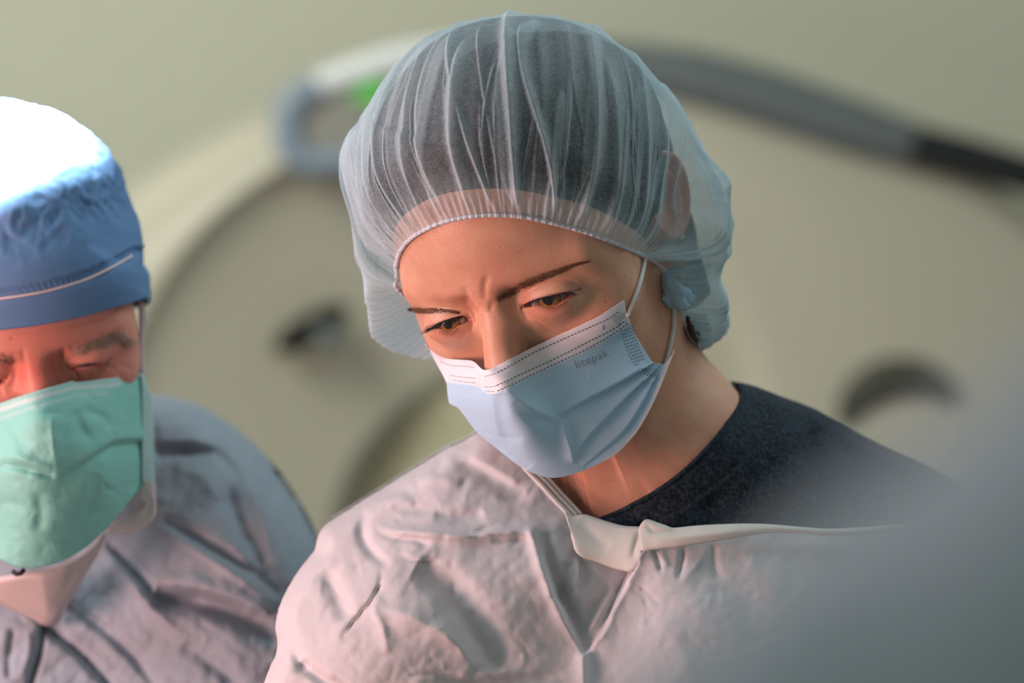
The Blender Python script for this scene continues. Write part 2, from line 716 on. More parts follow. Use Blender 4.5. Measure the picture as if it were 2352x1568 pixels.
def eyeball(name, pose, c, gaze_px, mat, parent):
    g = ray_ball(pose, np.array([gaze_px], float), c, EYE_R + 0.5)[0] - c
    g /= np.linalg.norm(g)
    up = np.array([0, 0, 1.0]); A = np.cross(g, up); A /= np.linalg.norm(A); B = np.cross(A, g)
    nr, ns = 90, 96
    ph = np.linspace(0, math.pi, nr); th = np.linspace(0, 2 * math.pi, ns, endpoint=False)
    PH, TH = np.meshgrid(ph, th, indexing='ij')
    deg = np.degrees(PH)
    r = EYE_R + 0.55 * (1 - sstep(18, 36, deg))
    V = c + r[..., None] * (np.cos(PH)[..., None] * g + np.sin(PH)[..., None] * (np.cos(TH)[..., None] * A + np.sin(TH)[..., None] * B))
    sp = 0.5 + 0.5 * np.sin(TH * 23 + 1.5 * np.sin(TH * 7)) * np.cos(deg * 0.35 + 3 * np.sin(TH * 5))
    F = []
    for i in range(nr - 1):
        for k in range(ns):
            F.append((i * ns + k, i * ns + (k + 1) % ns, (i + 1) * ns + (k + 1) % ns, (i + 1) * ns + k))
    return mesh_obj(name, pose.w(V.reshape(-1, 3)), F, mat, parent,
                    attrs={'ring': deg.ravel(), 'spoke': sp.ravel()})


def strands(paths, rad, mat, name, parent, ns=4):
    parts = []
    for p in paths:
        n = len(p)
        r = rad * (1 - np.linspace(0, 1, n) ** 1.5 * 0.9)
        parts.append(tube(p, r, ns))
    V, F = join_vf(parts)
    return mesh_obj(name, V, F, mat, parent)


def surf_at(pose, sdf, px, tmax=1.9):
    """photo points -> world points on an sdf (camera rays), plus normals"""
    O = pose.l(np.array([[0, -CD, CZ]]))[0]
    D = pose.l(put(px[:, 0], px[:, 1], 0.0)) - O
    L = np.linalg.norm(D, axis=1); D /= L[:, None]
    t = L - 160
    best = np.full(len(t), 1e9); tb = t.copy()
    for i in range(80):
        d = sdf(O + t[:, None] * D)
        m = np.abs(d) < best - 1e-4
        best[m] = np.abs(d)[m]; tb[m] = t[m]
        t = t + np.clip(0.8 * d, -10, 10)
    t = tb
    P = O + t[:, None] * D
    return pose.w(P), pose.dir(sdf_normal(sdf, P))


# ================================================================== THE NURSE
NP = Pose(-28, 26, -12, 1.06, (0, 0, 0))
# place the head so that the eyes fall where the photograph has them
_e = NP.w(np.array([[31, -9.0, -5], [-31, -9.0, -5]]))
_m = _e.mean(0)
_t = put(1146, 716, 0.0)
NP.T = _t - _m
EL = np.array([31.0, 1.0, 0.0]); ER = np.array([-31.0, 1.0, 0.0])
EL = NP.l(put(1266, 683, NP.w(EL[None])[0, 1]))
ER = NP.l(put(1043, 737, NP.w(ER[None])[0, 1]))
EYE_C[:] = [EL, ER]
print('NURSE EL ER', EL, ER)
print('NURSE eyes', seen(NP.w(np.array([EL, ER]))).round(), 'depth', NP.w(np.array([EL, ER]))[:, 1])

skin = skin_material('woman_skin', (0.60, 0.335, 0.225), (0.58, 0.20, 0.14))

NB = NP.l(put(1545, 1180, 0.098))        # base of the neck in head mm
NTR = NP.l(put(1800, 1120, 0.135))


def neck_sdf(P):
    d = cap(P, (0, 86, -36), NB, 42, 58)
    d = su(d, cap(P, (62, 88, -38), NP.l(put(1400, 1200, 0.055)), 13, 11), 16)
    d = su(d, cap(P, (-30, 62, -70), NP.l(put(1300, 1215, 0.085)), 18, 22), 16)
    d = su(d, cap(P, NP.l(put(1570, 1040, 0.105)), NTR, 44, 26), 26)
    return d


def nurse_sdf(P):
    return su(head_sdf(P), neck_sdf(P), 14)


apL = [(1196, 704), (1212, 695), (1228, 688), (1250, 682), (1272, 677), (1294, 672), (1311, 672), (1318, 675),
       (1310, 684), (1297, 693), (1281, 702), (1262, 707), (1246, 704), (1231, 701), (1214, 705)]
apR = [(1084, 733), (1076, 727), (1062, 724), (1046, 728), (1026, 734), (1008, 741), (994, 750), (990, 755),
       (1004, 755), (1016, 758), (1028, 763), (1041, 760), (1052, 750), (1066, 744), (1078, 738)]
creases = [
    ([(1225, 712), (1250, 720), (1275, 723), (1300, 715), (1312, 702)], 0.8, 3.0),
    ([(1205, 718), (1235, 730), (1265, 734), (1290, 732)], 0.5, 3.0),
    ([(1210, 722), (1235, 740), (1260, 757), (1290, 763), (1320, 757)], 0.7, 5.0),
    ([(1200, 692), (1230, 677), (1270, 668), (1305, 662), (1335, 663)], 1.0, 4.0),
    ([(1318, 668), (1345, 664), (1380, 662), (1400, 665)], 0.6, 2.6),
    ([(1320, 672), (1345, 675), (1372, 680)], 0.45, 2.4),
    ([(1082, 722), (1055, 721), (1025, 727), (998, 737), (982, 745)], 1.0, 3.5),
    ([(1070, 752), (1052, 768), (1030, 775), (1010, 772)], 0.6, 3.0),
    ([(1075, 760), (1058, 778), (1030, 785)], 0.4, 3.0),
    ([(1117, 690), (1112, 670), (1114, 650), (1120, 630)], 1.2, 7.0),
    ([(1075, 700), (1072, 680), (1064, 660)], 0.9, 7.0),
    ([(1133, 690), (1128, 705), (1128, 718)], 0.9, 5.0),
    ([(1105, 700), (1098, 712), (1098, 722)], 0.6, 4.0),
    ([(1300, 1110), (1380, 1075), (1450, 1020), (1500, 950)], -0.6, 18.0),
]
tints = [('red', [(1225, 712), (1300, 712)], 0.5, 16), ('red', [(1200, 700), (1215, 690)], 0.55, 12),
         ('red', [(1010, 770), (1060, 760)], 0.45, 14), ('red', [(1086, 735), (1084, 733)], 0.6, 10),
         ('red', [(1116, 800), (1116, 850)], 0.35, 16), ('red', [(1330, 1080), (1440, 1010)], 0.6, 42),
         ('red', [(1100, 690), (1120, 640)], 0.25, 40),
         ('dark', [(1198, 703), (1228, 687), (1270, 676), (1308, 670), (1335, 664)], 0.75, 3.4),
         ('dark', [(1040, 731), (1008, 741), (982, 752)], 0.8, 3.2),
         ('dark', [(1262, 709), (1290, 700), (1318, 678)], 0.25, 3.0),
         ('dark', [(1150, 683), (1172, 672), (1214, 648), (1256, 633), (1300, 616)], 0.5, 9),
         ('dark', [(940, 711), (984, 714), (1012, 715), (1044, 718)], 0.42, 7.5)]

nurse = thing('person', 'woman looking down in a sheer light blue bouffant cap and light blue face mask', 'person',
              tuple(put(1500, 1540, 0.08)))


body = make_skin(NP, nurse_sdf, [(EL, np.array(apL, float)), (ER, np.array(apR, float))], creases, tints,
                 [], skin, 'body', nurse)

eye_m = eye_material('amber_eye', (0.42, 0.20, 0.02), (0.20, 0.085, 0.012))
eyeball('eye', NP, EL, (1260, 690), eye_m, nurse)
eyeball('eye', NP, ER, (1029, 745), eye_m, nurse)

# ---- brows and lashes
hair_m = plain('brown_hair', (0.15, 0.07, 0.034), 0.6)
lash_m = plain('black_lashes', (0.012, 0.009, 0.009), 0.5)


def make_brow(spine, widths, lean, n, pose, sdf, mat, parent, rad=0.00011, L0=9, outward=1):
    sp = smooth_poly(spine, 8)
    r = np.random.default_rng(int(spine[0][0]))
    t = r.random(n)
    sN = resample(sp, 200)
    tg = np.gradient(sN, axis=0); tg /= np.linalg.norm(tg, axis=1)[:, None]
    nm = np.stack([tg[:, 1], -tg[:, 0]], 1)
    i = (t * 199).astype(int)
    wd = np.interp(t, np.linspace(0, 1, len(widths)), widths)
    off = r.uniform(-1, 1, n)
    p0 = sN[i] + nm[i] * (off * wd)[:, None]
    ln = L0 * (0.6 + 0.6 * r.random(n))
    ang = lean * (1 - t) ** 1.2 + r.normal(0, 0.10, n) - off * 0.35
    d = tg[i] * np.cos(ang)[:, None] + nm[i] * np.sin(ang)[:, None]
    K = 5
    P = np.concatenate([p0 + d * (ln * k / (K - 1))[:, None] - nm[i] * (0.0 * k) for k in range(K)])
    W, NN = surf_at(pose, sdf, P)
    W = W.reshape(K, n, 3); NN = NN.reshape(K, n, 3)
    lift = np.array([0.0, 0.0005, 0.0008, 0.0009, 0.0008])[:, None, None]
    W = W + NN * lift
    return strands([W[:, j] for j in range(n)], rad, mat, 'eyebrow', parent, 3)


make_brow([(1141, 690), (1172, 673), (1214, 649), (1256, 633), (1290, 620), (1318, 608), (1350, 600)],
          [6, 9, 9.5, 9, 7, 4.5, 3], 0.9, 620, NP, nurse_sdf, hair_m, nurse)
make_brow([(1056, 720), (1040, 717), (1012, 715), (984, 714), (958, 712), (942, 710)],
          [3, 6, 7.5, 7.5, 7, 5], -0.5, 460, NP, nurse_sdf, hair_m, nurse, L0=8)


def make_lashes(edge, c, dirs, length, n, name='eyelashes', rad=0.00012, curl=0.35):
    """edge: photo points on the lid margin; dirs: head-space directions at its two ends"""
    e = resample(smooth_poly(edge, 6), n)
    P = ray_ball(NP, e, c, EYE_LID)
    r = np.random.default_rng(5)
    out = []
    for j in range(n):
        s = j / (n - 1)
        rv = P[j] - c; rv /= np.linalg.norm(rv)
        d = np.array(dirs[0]) * (1 - s) + np.array(dirs[1]) * s
        d = d + r.normal(0, 0.09, 3)
        d /= np.linalg.norm(d)
        L = np.interp(s, np.linspace(0, 1, len(length)), length) * (0.8 + 0.35 * r.random())
        k = np.linspace(0, 1, 7)[:, None]
        q = P[j] + rv * 0.1 + d * L * k + np.array([0, 0, 1.0]) * (L * curl * k ** 2)
        out.append(NP.w(q))
    return strands(out, rad, lash_m, name, nurse, 4)


make_lashes([(1205, 699), (1228, 688), (1250, 682), (1272, 677), (1294, 672), (1314, 671)], EL,
            [(-0.1, -0.75, -0.65), (0.75, -0.5, -0.4)], [4, 6.5, 7.5, 8.5, 8.5], 120)
make_lashes([(1062, 724), (1046, 728), (1026, 734), (1008, 741), (994, 749)], ER,
            [(0.05, -0.75, -0.65), (-0.75, -0.55, -0.35)], [4, 6.5, 7.5, 9, 9], 120)
make_lashes([(1231, 701), (1262, 707), (1281, 702), (1300, 692)], EL,
            [(-0.2, -0.6, -0.7), (0.4, -0.5, -0.7)], [2, 3, 3], 34, rad=0.00006, curl=-0.1)
make_lashes([(1052, 751), (1041, 760), (1028, 763), (1010, 757)], ER,
            [(0.2, -0.6, -0.7), (-0.4, -0.5, -0.7)], [2, 3, 3], 34, rad=0.00006, curl=-0.1)


# ================================================================== bouffant cap, hair, ear
def sheer_material(name, col, opac=0.15, edge=0.55):
    m, nt, b = nodes(name)
    g = noise(nt, 700, 4, 0.7, dist=2.5)
    n2 = noise(nt, 260, 4, 0.7)
    at = attr(nt, 'thick')
    lw = nt.nodes.new('ShaderNodeLayerWeight'); lw.inputs[0].default_value = 0.35
    ad = nt.nodes.new('ShaderNodeMath'); ad.operation = 'MULTIPLY_ADD'
    nt.links.new(lw.outputs['Facing'], ad.inputs[0]); ad.inputs[1].default_value = edge; ad.inputs[2].default_value = opac
    a2 = nt.nodes.new('ShaderNodeMath'); a2.operation = 'ADD'
    nt.links.new(ad.outputs[0], a2.inputs[0]); nt.links.new(at.outputs['Fac'], a2.inputs[1])
    r = ramp(nt, g, [(0.35, 0.0), (0.65, 1.0)])
    a3 = nt.nodes.new('ShaderNodeMath'); a3.operation = 'MULTIPLY_ADD'
    nt.links.new(r, a3.inputs[0]); a3.inputs[1].default_value = 0.32; nt.links.new(a2.outputs[0], a3.inputs[2])
    r2 = ramp(nt, n2, [(0.3, 0.0), (0.7, 1.0)])
    a4 = nt.nodes.new('ShaderNodeMath'); a4.operation = 'MULTIPLY_ADD'
    nt.links.new(r2, a4.inputs[0]); a4.inputs[1].default_value = 0.10; nt.links.new(a3.outputs[0], a4.inputs[2])
    a5 = nt.nodes.new('ShaderNodeMath'); a5.operation = 'SUBTRACT'; a5.use_clamp = True
    nt.links.new(a4.outputs[0], a5.inputs[0]); a5.inputs[1].default_value = 0.235
    b.inputs['Base Color'].default_value = (*col, 1)
    b.inputs['Roughness'].default_value = 0.55
    b.inputs['Specular IOR Level'].default_value = 0.3
    bump(nt, b, g, 0.5, 0.0003)
    tr = nt.nodes.new('ShaderNodeBsdfTranslucent'); tr.inputs[0].default_value = (*col, 1)
    tp = nt.nodes.new('ShaderNodeBsdfTransparent')
    m1 = nt.nodes.new('ShaderNodeMixShader'); m1.inputs[0].default_value = 0.35
    nt.links.new(b.outputs[0], m1.inputs[1]); nt.links.new(tr.outputs[0], m1.inputs[2])
    m2 = nt.nodes.new('ShaderNodeMixShader')
    nt.links.new(a5.outputs[0], m2.inputs[0])
    nt.links.new(tp.outputs[0], m2.inputs[1]); nt.links.new(m1.outputs[0], m2.inputs[2])
    nt.links.new(m2.outputs[0], nt.nodes['Material Output'].inputs[0])
    return m


CC = NP.w(np.array([[0, 80, 40.0]]))[0]
CY = CC[1]
CC = put(1225, 430, CY)
outline = smooth_poly([(1000, 925), (935, 918), (872, 902), (838, 864), (818, 805), (812, 748), (807, 700), (800, 650), (789, 600),
                       (792, 540), (790, 470), (779, 400), (776, 345), (800, 305), (835, 285), (850, 262), (880, 215), (930, 155), (985, 98),
                       (1050, 62), (1120, 42), (1200, 34), (1290, 42), (1370, 72), (1430, 104), (1480, 142), (1530, 185),
                       (1580, 235), (1610, 290), (1628, 345), (1645, 385), (1656, 405), (1664, 455), (1674, 520), (1674, 590), (1664, 636),
                       (1682, 690), (1692, 750), (1684, 805), (1640, 850), (1500, 860), (1250, 930), (1080, 930)], 5, True)
_v = outline - np.array([1225, 430])
_ph = np.arctan2(-_v[:, 1], _v[:, 0]); _o = np.argsort(_ph)
_ph = _ph[_o]; _rs = np.hypot(*_v[_o].T)
_ph = np.r_[_ph - 2 * np.pi, _ph, _ph + 2 * np.pi]; _rs = np.r_[_rs, _rs, _rs] * (CD + CY) / FP


def cap_env(D):
    ph = np.arctan2(D[:, 2], D[:, 0])
    R = np.interp(ph, _ph, _rs)
    ry = np.where(D[:, 1] < 0, 0.112, 0.125)
    return 1 / np.sqrt((D[:, 0] ** 2 + D[:, 2] ** 2) / R ** 2 + D[:, 1] ** 2 / ry ** 2)


def hair_sdf(P):
    d = skull(P) - 6.5
    d = su(d, ell(P, (8, 150, 5), (48, 34, 42)), 14)
    d = su(d, ell(P, (34, 128, -38), (26, 24, 36)), 12)
    d = su(d, cap(P, (40, 110, -30), NP.l(put(1604, 768, 0.105)), 24, 17), 10)
    return d


def hair_r(D):
    """distance from the cap centre to the hair surface along world directions"""
    C0 = NP.l(CC[None])[0]
    Dl = D @ NP.R
    t = march(hair_sdf, C0, Dl, 220.0, 60)
    return t * NP.k


def skin_r(D):
    C0 = NP.l(CC[None])[0]
    return march(nurse_sdf, C0, D @ NP.R, 220.0, 60) * NP.k


vis = np.array([(921, 664), (917, 640), (916, 610), (924, 577), (944, 550), (975, 529), (1015, 511), (1060, 500), (1110, 494), (1160, 494),
                (1210, 499), (1265, 511), (1320, 527), (1375, 546), (1425, 566), (1470, 586), (1505, 606), (1528, 636), (1545, 668),
                (1556, 700)], float)
Wv, Nv = surf_at(NP, nurse_sdf, vis)
print('ELASTIC depth', Wv[:, 1].round(3))
dY = Wv[-1, 1]
low = np.array([put(1570, 735, dY + 0.012), put(1586, 772, dY + 0.024), put(1606, 806, dY + 0.04)])
hid = np.array([put(1560, 826, 0.125), put(1470, 838, 0.16), put(1340, 842, 0.17), put(1210, 868, 0.155), put(1110, 884, 0.12),
                put(1062, 862, 0.11), put(1030, 806, 0.10), put(995, 736, 0.085)])
loop = np.vstack([Wv + Nv * 0.0012, low, hid])
loop = resample(np.vstack([smooth_poly(loop, 8, True), smooth_poly(loop, 8, True)[:1]]), 1501)[:-1]
NTH = len(loop)
pole = NP.dir(np.array([0.0, 0.80, 0.60])); pole /= np.linalg.norm(pole)
E_ = loop - CC
er = np.linalg.norm(E_, axis=1); E_ = E_ / er[:, None]
om = np.arccos(np.clip(E_ @ pole, -1, 1))
NVV = 240
vv = 1 - (1 - np.linspace(0, 1, NVV)) ** 1.25
TH, VV_ = np.meshgrid(np.arange(NTH), vv, indexing='ij')
om_ = om[:, None]
D_ = (np.sin((1 - vv)[None] * om_)[..., None] * pole + np.sin(vv[None] * om_)[..., None] * E_[:, None]) / np.sin(om_)[..., None]
Df = D_.reshape(-1, 3)
env = cap_env(Df).reshape(NTH, NVV)
# hair and skin radii on a coarser grid, then interpolated
ci = np.arange(0, NTH, 6); cj = np.arange(0, NVV, 3)
Dc = D_[ci][:, cj].reshape(-1, 3)
hr = hair_r(Dc).reshape(len(ci), len(cj))
sr = skin_r(Dc).reshape(len(ci), len(cj))


def up(a):
    b = np.stack([np.interp(np.arange(NTH), np.r_[ci, NTH], np.r_[a[:, j], a[0, j]]) for j in range(len(cj))], 1)
    return np.stack([np.interp(np.arange(NVV), cj, b[i]) for i in range(NTH)], 0)


hr = up(hr); sr = up(sr)
frac = np.arange(NTH) / NTH
# share of the loop that is the visible front band
sv = np.argmin(np.linalg.norm(loop - (Wv[-1] + Nv[-1] * .0012), axis=1))
s0 = np.argmin(np.linalg.norm(loop - (Wv[0] + Nv[0] * .0012), axis=1))
s0 = s0 if s0 < sv else 0
fs = np.arange(NTH) / sv                 # 0..1 across the visible front, >1 hidden
frontness = sstep(-0.02, 0.06, fs) * (1 - sstep(0.72, 0.9, fs))
# scalp line
vh = np.interp(fs, [0, 0.05, 0.15, 0.3, 0.45, 0.6, 0.72, 0.85, 0.95, 1.0, 1.1, NTH / sv],
               [0.96, 0.955, 0.94, 0.93, 0.93, 0.93, 0.94, 0.94, 0.92, 0.95, 0.985, 0.97])
hm = nonwoven('dark_hair', (0.014, 0.010, 0.009), 0.5, 0, 1.0, 500)
nvh = 90
hv = np.linspace(0.0, 1, nvh)
Hd = np.zeros((NTH // 3, nvh, 3)); 
ii = np.arange(0, NTH, 3)
vq = vh[ii][:, None] * hv[None]
Hd = (np.sin((1 - vq) * om[ii][:, None])[..., None] * pole + np.sin(vq * om[ii][:, None])[..., None] * E_[ii][:, None]) / np.sin(om[ii])[:, None, None]
hrr = hair_r(Hd.reshape(-1, 3)).reshape(len(ii), nvh)
hss = skin_r(Hd.reshape(-1, 3)).reshape(len(ii), nvh)
strand = np.sin(ii * 2.399)[:, None] * 0.0005 + np.sin(ii * 0.21)[:, None] * 0.0008
wedge = sstep(1.0, 0.86, hv)[None]       # thins out to the scalp at the hairline
rh = hss * (1 - wedge) + np.maximum(hrr, hss + 0.001) * wedge + strand * hv[None] * wedge
# cap radius
base = np.maximum(np.maximum(hr, sr) + 0.0018, 0)
puff = env
V2d = VV_
tight = sstep(0.25, 0.6, frontness)[:, None] * sstep(0.12, 0.45, V2d)
# over the forehead and crown the cap lies close to the hair
close = np.minimum(puff, base + 0.0035 + 0.006 * (1 - sstep(0.2, 0.6, V2d)))
silh = 1 - np.abs(Df[:, 1].reshape(NTH, NVV))
tight = tight * sstep(-0.15, 0.35, -Df[:, 1].reshape(NTH, NVV))
r_ = puff * (1 - tight) + np.maximum(close, base) * tight
r_ = np.where((fs < 0.97)[:, None] | (V2d < 0.8), np.maximum(r_, np.minimum(base, puff + 0.001)), r_)
bw = np.interp(fs, [-0.05, 0.0, 0.1, 0.2, 0.75, 0.9, 1.0, 1.15, 1.3, NTH / sv], [0.06, 0.08, 0.16, 0.2, 0.2, 0.15, 0.10, 0.07, 0.06, 0.06])
b_ = sstep(0, 1, (V2d - (1 - bw[:, None])) / bw[:, None])
r_ = r_ * (1 - b_) + er[:, None] * b_
r_ = np.where((fs < 0.97)[:, None], np.maximum(r_, sr + 0.0010), r_)
vi_ = vq * 0
for i_, row in enumerate(ii):
    vi_[i_] = np.interp(vq[i_], vv, r_[row])
rh = np.minimum(rh, vi_ - 0.0026)
mesh_obj('hair', (CC + Hd * rh[..., None]).reshape(-1, 3), grid_faces(len(ii), nvh, True), hm, nurse)
# pleats
rg = np.random.default_rng(21)
H = np.zeros((NTH, NVV)); TK = np.zeros((NTH, NVV))
x = np.arange(NTH)[:, None].astype(float)


def pleat(th0, slope, v0, v1, w, a, asym=0.5, bend=0.0):
    c = th0 * sv + slope * (1 - V2d) * 100 + bend * np.sin(V2d * 7 + th0 * 20) * 8
    d = (x - c + NTH / 2) % NTH - NTH / 2
    ww = w * (0.45 + 1.1 * (1 - V2d)) * (1 + 0.0 * d)
    q = d / ww
    s = np.where(q < 0, np.exp(-(np.abs(q) / 0.55) ** 1.4), np.exp(-(np.abs(q) / (0.55 + asym)) ** 1.4))
    prof = sstep(v0, v0 + 0.16, V2d) * (1 - sstep(v1 - 0.05, v1, V2d) * 0.6)
    return a * s * prof


long_ = [(0.07, 0.3), (0.115, 0.25), (0.15, 0.2), (0.19, 0.28), (0.235, 0.15), (0.28, 0.35), (0.33, 0.2), (0.375, 0.5), (0.43, 0.2),
         (0.475, 0.22), (0.52, 0.4), (0.575, 0.3), (0.63, 0.45), (0.69, 0.35), (0.75, 0.5), (0.80, 0.4), (0.86, 0.5), (0.92, 0.45)]
for k, (t0, v0) in enumerate(long_):
    p = pleat(t0 + rg.normal(0, 0.006), rg.normal(0.0, 0.35), v0 + rg.normal(0, 0.04), 0.99, rg.uniform(6, 13), rg.uniform(0.002, 0.0042), rg.uniform(0.2, 1.1), rg.normal(0, 0.8))
    H = np.maximum(H, p); TK = np.maximum(TK, p / 0.004 * 0.28)
    side = 1 if rg.random() < 0.5 else -1
    wr = rg.uniform(8, 22)
    rb = pleat(t0 + side * wr * 0.62 / sv, rg.normal(0, 0.25), v0 + rg.uniform(0.0, 0.2), 0.985, wr, 1.0, 0.35, rg.normal(0, 1.0))
    TK = np.maximum(TK, sstep(0.35, 0.75, rb) * rg.uniform(0.14, 0.30)); H = H + sstep(0.35, 0.75, rb) * 0.0006
for k in range(150):
    t0 = rg.uniform(-0.05, NTH / sv)
    v0 = rg.uniform(0.5, 0.86)
    p = pleat(t0, rg.normal(0, 0.35), v0, 1.02, rg.uniform(3, 7), rg.uniform(0.0008, 0.0024), rg.uniform(0, 0.5), rg.normal(0, 0.5))
    H = np.maximum(H, p); TK = np.maximum(TK, p / 0.0024 * 0.16)
for k in range(60):
    p = pleat(rg.uniform(0, NTH / sv), rg.normal(0, 0.8), rg.uniform(0.1, 0.5), rg.uniform(0.6, 0.95), rg.uniform(3, 8), rg.uniform(0.0006, 0.0018), rg.uniform(0, 1), rg.normal(0, 1.5))
    H = np.maximum(H, p); TK = np.maximum(TK, p / 0.0018 * 0.10)
fine = 0.0007 * np.sin(x * 2 * np.pi / 9 + 2 * np.sin(x * 0.05)) * sstep(0.9, 0.985, V2d)
cr = np.abs(fbm(Df * np.array([1, 1, 1.0]), 3, 3, 0.55)).reshape(NTH, NVV)
cr2 = np.abs(fbm(Df, 8, 2, 1.5)).reshape(NTH, NVV)
loose = (1 - tight)
r_ = r_ + (H + fine) * (1 - 0.5 * sstep(0.97, 1, V2d)) - (cr - 0.25) * 0.009 * loose * (1 - b_) * sstep(0.0, 0.15, V2d) - (cr2 - 0.2) * 0.0022 * loose * (1 - b_) * sstep(0, .15, V2d)
TK = TK + 0.12 * (1 - sstep(0.0, 0.05, cr)) * loose + 0.28 * sstep(0.86, 0.97, V2d) + (0.10 + 0.14 * sstep(0.15, 0.6, Df[:, 0]).reshape(NTH, NVV)) * loose
cap_m = sheer_material('sheer_blue_nonwoven', (0.56, 0.74, 0.81))
Vc = (CC + D_ * r_[..., None])
cap_o = mesh_obj('bouffant_cap', Vc.reshape(-1, 3), grid_faces(NTH, NVV, True), cap_m, nurse, attrs={'thick': TK.ravel()})
tag(cap_o, "sheer pale blue bouffant cap gathered over the woman's dark hair")
# elastic edge: overlocked rib
band_m = nonwoven('elastic_edge', (0.66, 0.70, 0.76), 0.8, 0.2, 0.6, 900)
kk = np.arange(NTH)
w_ = 0.00125 + 0.00014 * np.sin(kk * 2 * np.pi / 4.0)
bp = np.vstack([Vc[:, -1], Vc[:1, -1]])
bv, bf = tube(bp, np.r_[w_, w_[:1]], 8, 0.8)
zz = mesh_obj('elastic_edge', bv, bf, band_m, cap_o)
tagged = zz
# knot where the cap is bunched in front of the ear
kp, kn = surf_at(NP, nurse_sdf, np.array([(1541, 655.0), (1562, 690.0)]))
r3 = np.random.default_rng(4)
parts = []
for k in range(9):
    a0 = put(1528 + r3.normal(0, 3), 628 + r3.normal(0, 4), kp[0, 1] - 0.004)
    a1 = put(1545 + r3.normal(0, 6), 658 + r3.normal(0, 6), kp[0, 1] - 0.007 + r3.normal(0, 0.002))
    a2 = put(1556 + r3.normal(0, 10), 690 + r3.normal(0, 5), kp[0, 1] - 0.004 + r3.normal(0, 0.002))
    a3 = put(1578 + r3.normal(0, 8), 690 + r3.normal(0, 12), kp[0, 1] + 0.010)
    pth = smooth_poly(np.array([a0, a1, a2, a3]), 6)
    parts.append(tube(pth, np.interp(np.linspace(0, 1, len(pth)), [0, 0.4, 0.75, 1], [0.0015, 0.0042, 0.005, 0.002]), 10, 0.6))
kv_, kf_ = join_vf(parts)
mesh_obj('bunched_knot', kv_, kf_, nonwoven('bunched_nonwoven', (0.42, 0.62, 0.74), 0.7, 0.3), cap_o)

# ear, seen through the cap
ec, en = NP.w(np.array([[79.0, 84, -12]]))[0], None
nu, nv2 = 40, 26
ea = np.linspace(0, 2 * np.pi, nu, endpoint=False); rr_ = np.linspace(0, 1, nv2)
EA, RR = np.meshgrid(ea, rr_, indexing='ij')
prof = 2.0 + 7.5 * np.exp(-((RR - 0.86) / 0.13) ** 2) * (0.55 + 0.45 * np.cos(EA - 0.9)) + 4.5 * np.exp(-((RR - 0.5) / 0.12) ** 2) * (np.cos(EA - 0.6) > -0.2) - 3 * np.exp(-(RR / 0.3) ** 2)
prof = prof - 9 * sstep(0.9, 1.0, RR)
ey = RR * 17 * np.cos(EA) * (1 + 0.12 * np.sin(EA)); ez = RR * 28 * np.sin(EA) * 1.0
tilt = 0.2
P_ = np.stack([prof + 2 + 0.28 * (ey + 17), 90 + ey * math.cos(tilt) + ez * math.sin(tilt), -4 + ez * math.cos(tilt) - ey * math.sin(tilt)], -1)
P_[..., 0] += 61
mesh_obj('ear', NP.w(P_.reshape(-1, 3)), grid_faces(nu, nv2, True), skin, nurse, attrs={'red': np.full(P_.size // 3, 0.5), 'dark': np.zeros(P_.size // 3)})
# the lock of hair at the nape, under the slack of the cap
r5 = np.random.default_rng(12)
lk = []
for k in range(140):
    s = r5.random(); q5 = r5.normal(0, 1, 3)
    a0 = put(1572 + 46 * s, 716 + 8 * s, 0.074 + 0.022 * s + 0.004 * q5[0])
    a1 = put(1584 + 44 * s + 2 * q5[1], 765 - 4 * s, 0.078 + 0.024 * s + 0.005 * q5[0])
    a2 = put(1608 + 16 * s + 2 * q5[2], 806 - 16 * s + 3 * q5[1], 0.090 + 0.018 * s)
    lk.append(smooth_poly(np.array([a0, a1, a2]), 6))
strands(lk, 0.0011, plain('brown_nape_hair', (0.045, 0.028, 0.018), 0.5), 'nape_hair', nurse, 5)


# ================================================================== cloth sheets with real depth
class TPS:
    """smooth depth (mm) through control points x, y, Y"""
    def __init__(s, pts, lam=0.0):
        p = np.asarray(pts, float)
        s.c = p[:, :2] / 500; n = len(p)
        K = s.k(np.linalg.norm(s.c[:, None] - s.c[None], axis=2)) + lam * np.eye(n)
        Q = np.c_[np.ones(n), s.c]
        A = np.block([[K, Q], [Q.T, np.zeros((3, 3))]])
        s.w = np.linalg.solve(A, np.r_[p[:, 2], 0, 0, 0])

    def k(s, r):
        return np.where(r > 1e-9, r * r * np.log(r + 1e-12), 0)

    def __call__(s, P):
        q = np.asarray(P, float) / 500
        out = np.zeros(len(q))
        for a in range(0, len(q), 20000):
            b = q[a:a + 20000]
            r = np.linalg.norm(b[:, None] - s.c[None], axis=2)
            out[a:a + 20000] = s.k(r) @ s.w[:-3] + s.w[-3] + b @ s.w[-2:]
        return out


def signed(Q, poly):
    """distance to polyline, signed: positive on the right-hand side of travel (photo x right, y down)"""
    d, t = dist_poly(Q, poly)
    n = len(poly) - 1
    i = np.clip((t * n).astype(int), 0, n - 1)
    a = poly[i]; b = poly[i + 1]
    cr = (b[:, 0] - a[:, 0]) * (Q[:, 1] - a[:, 1]) - (b[:, 1] - a[:, 1]) * (Q[:, 0] - a[:, 0])
    return np.where(cr >= 0, d, -d), t


SHARP = 1.6


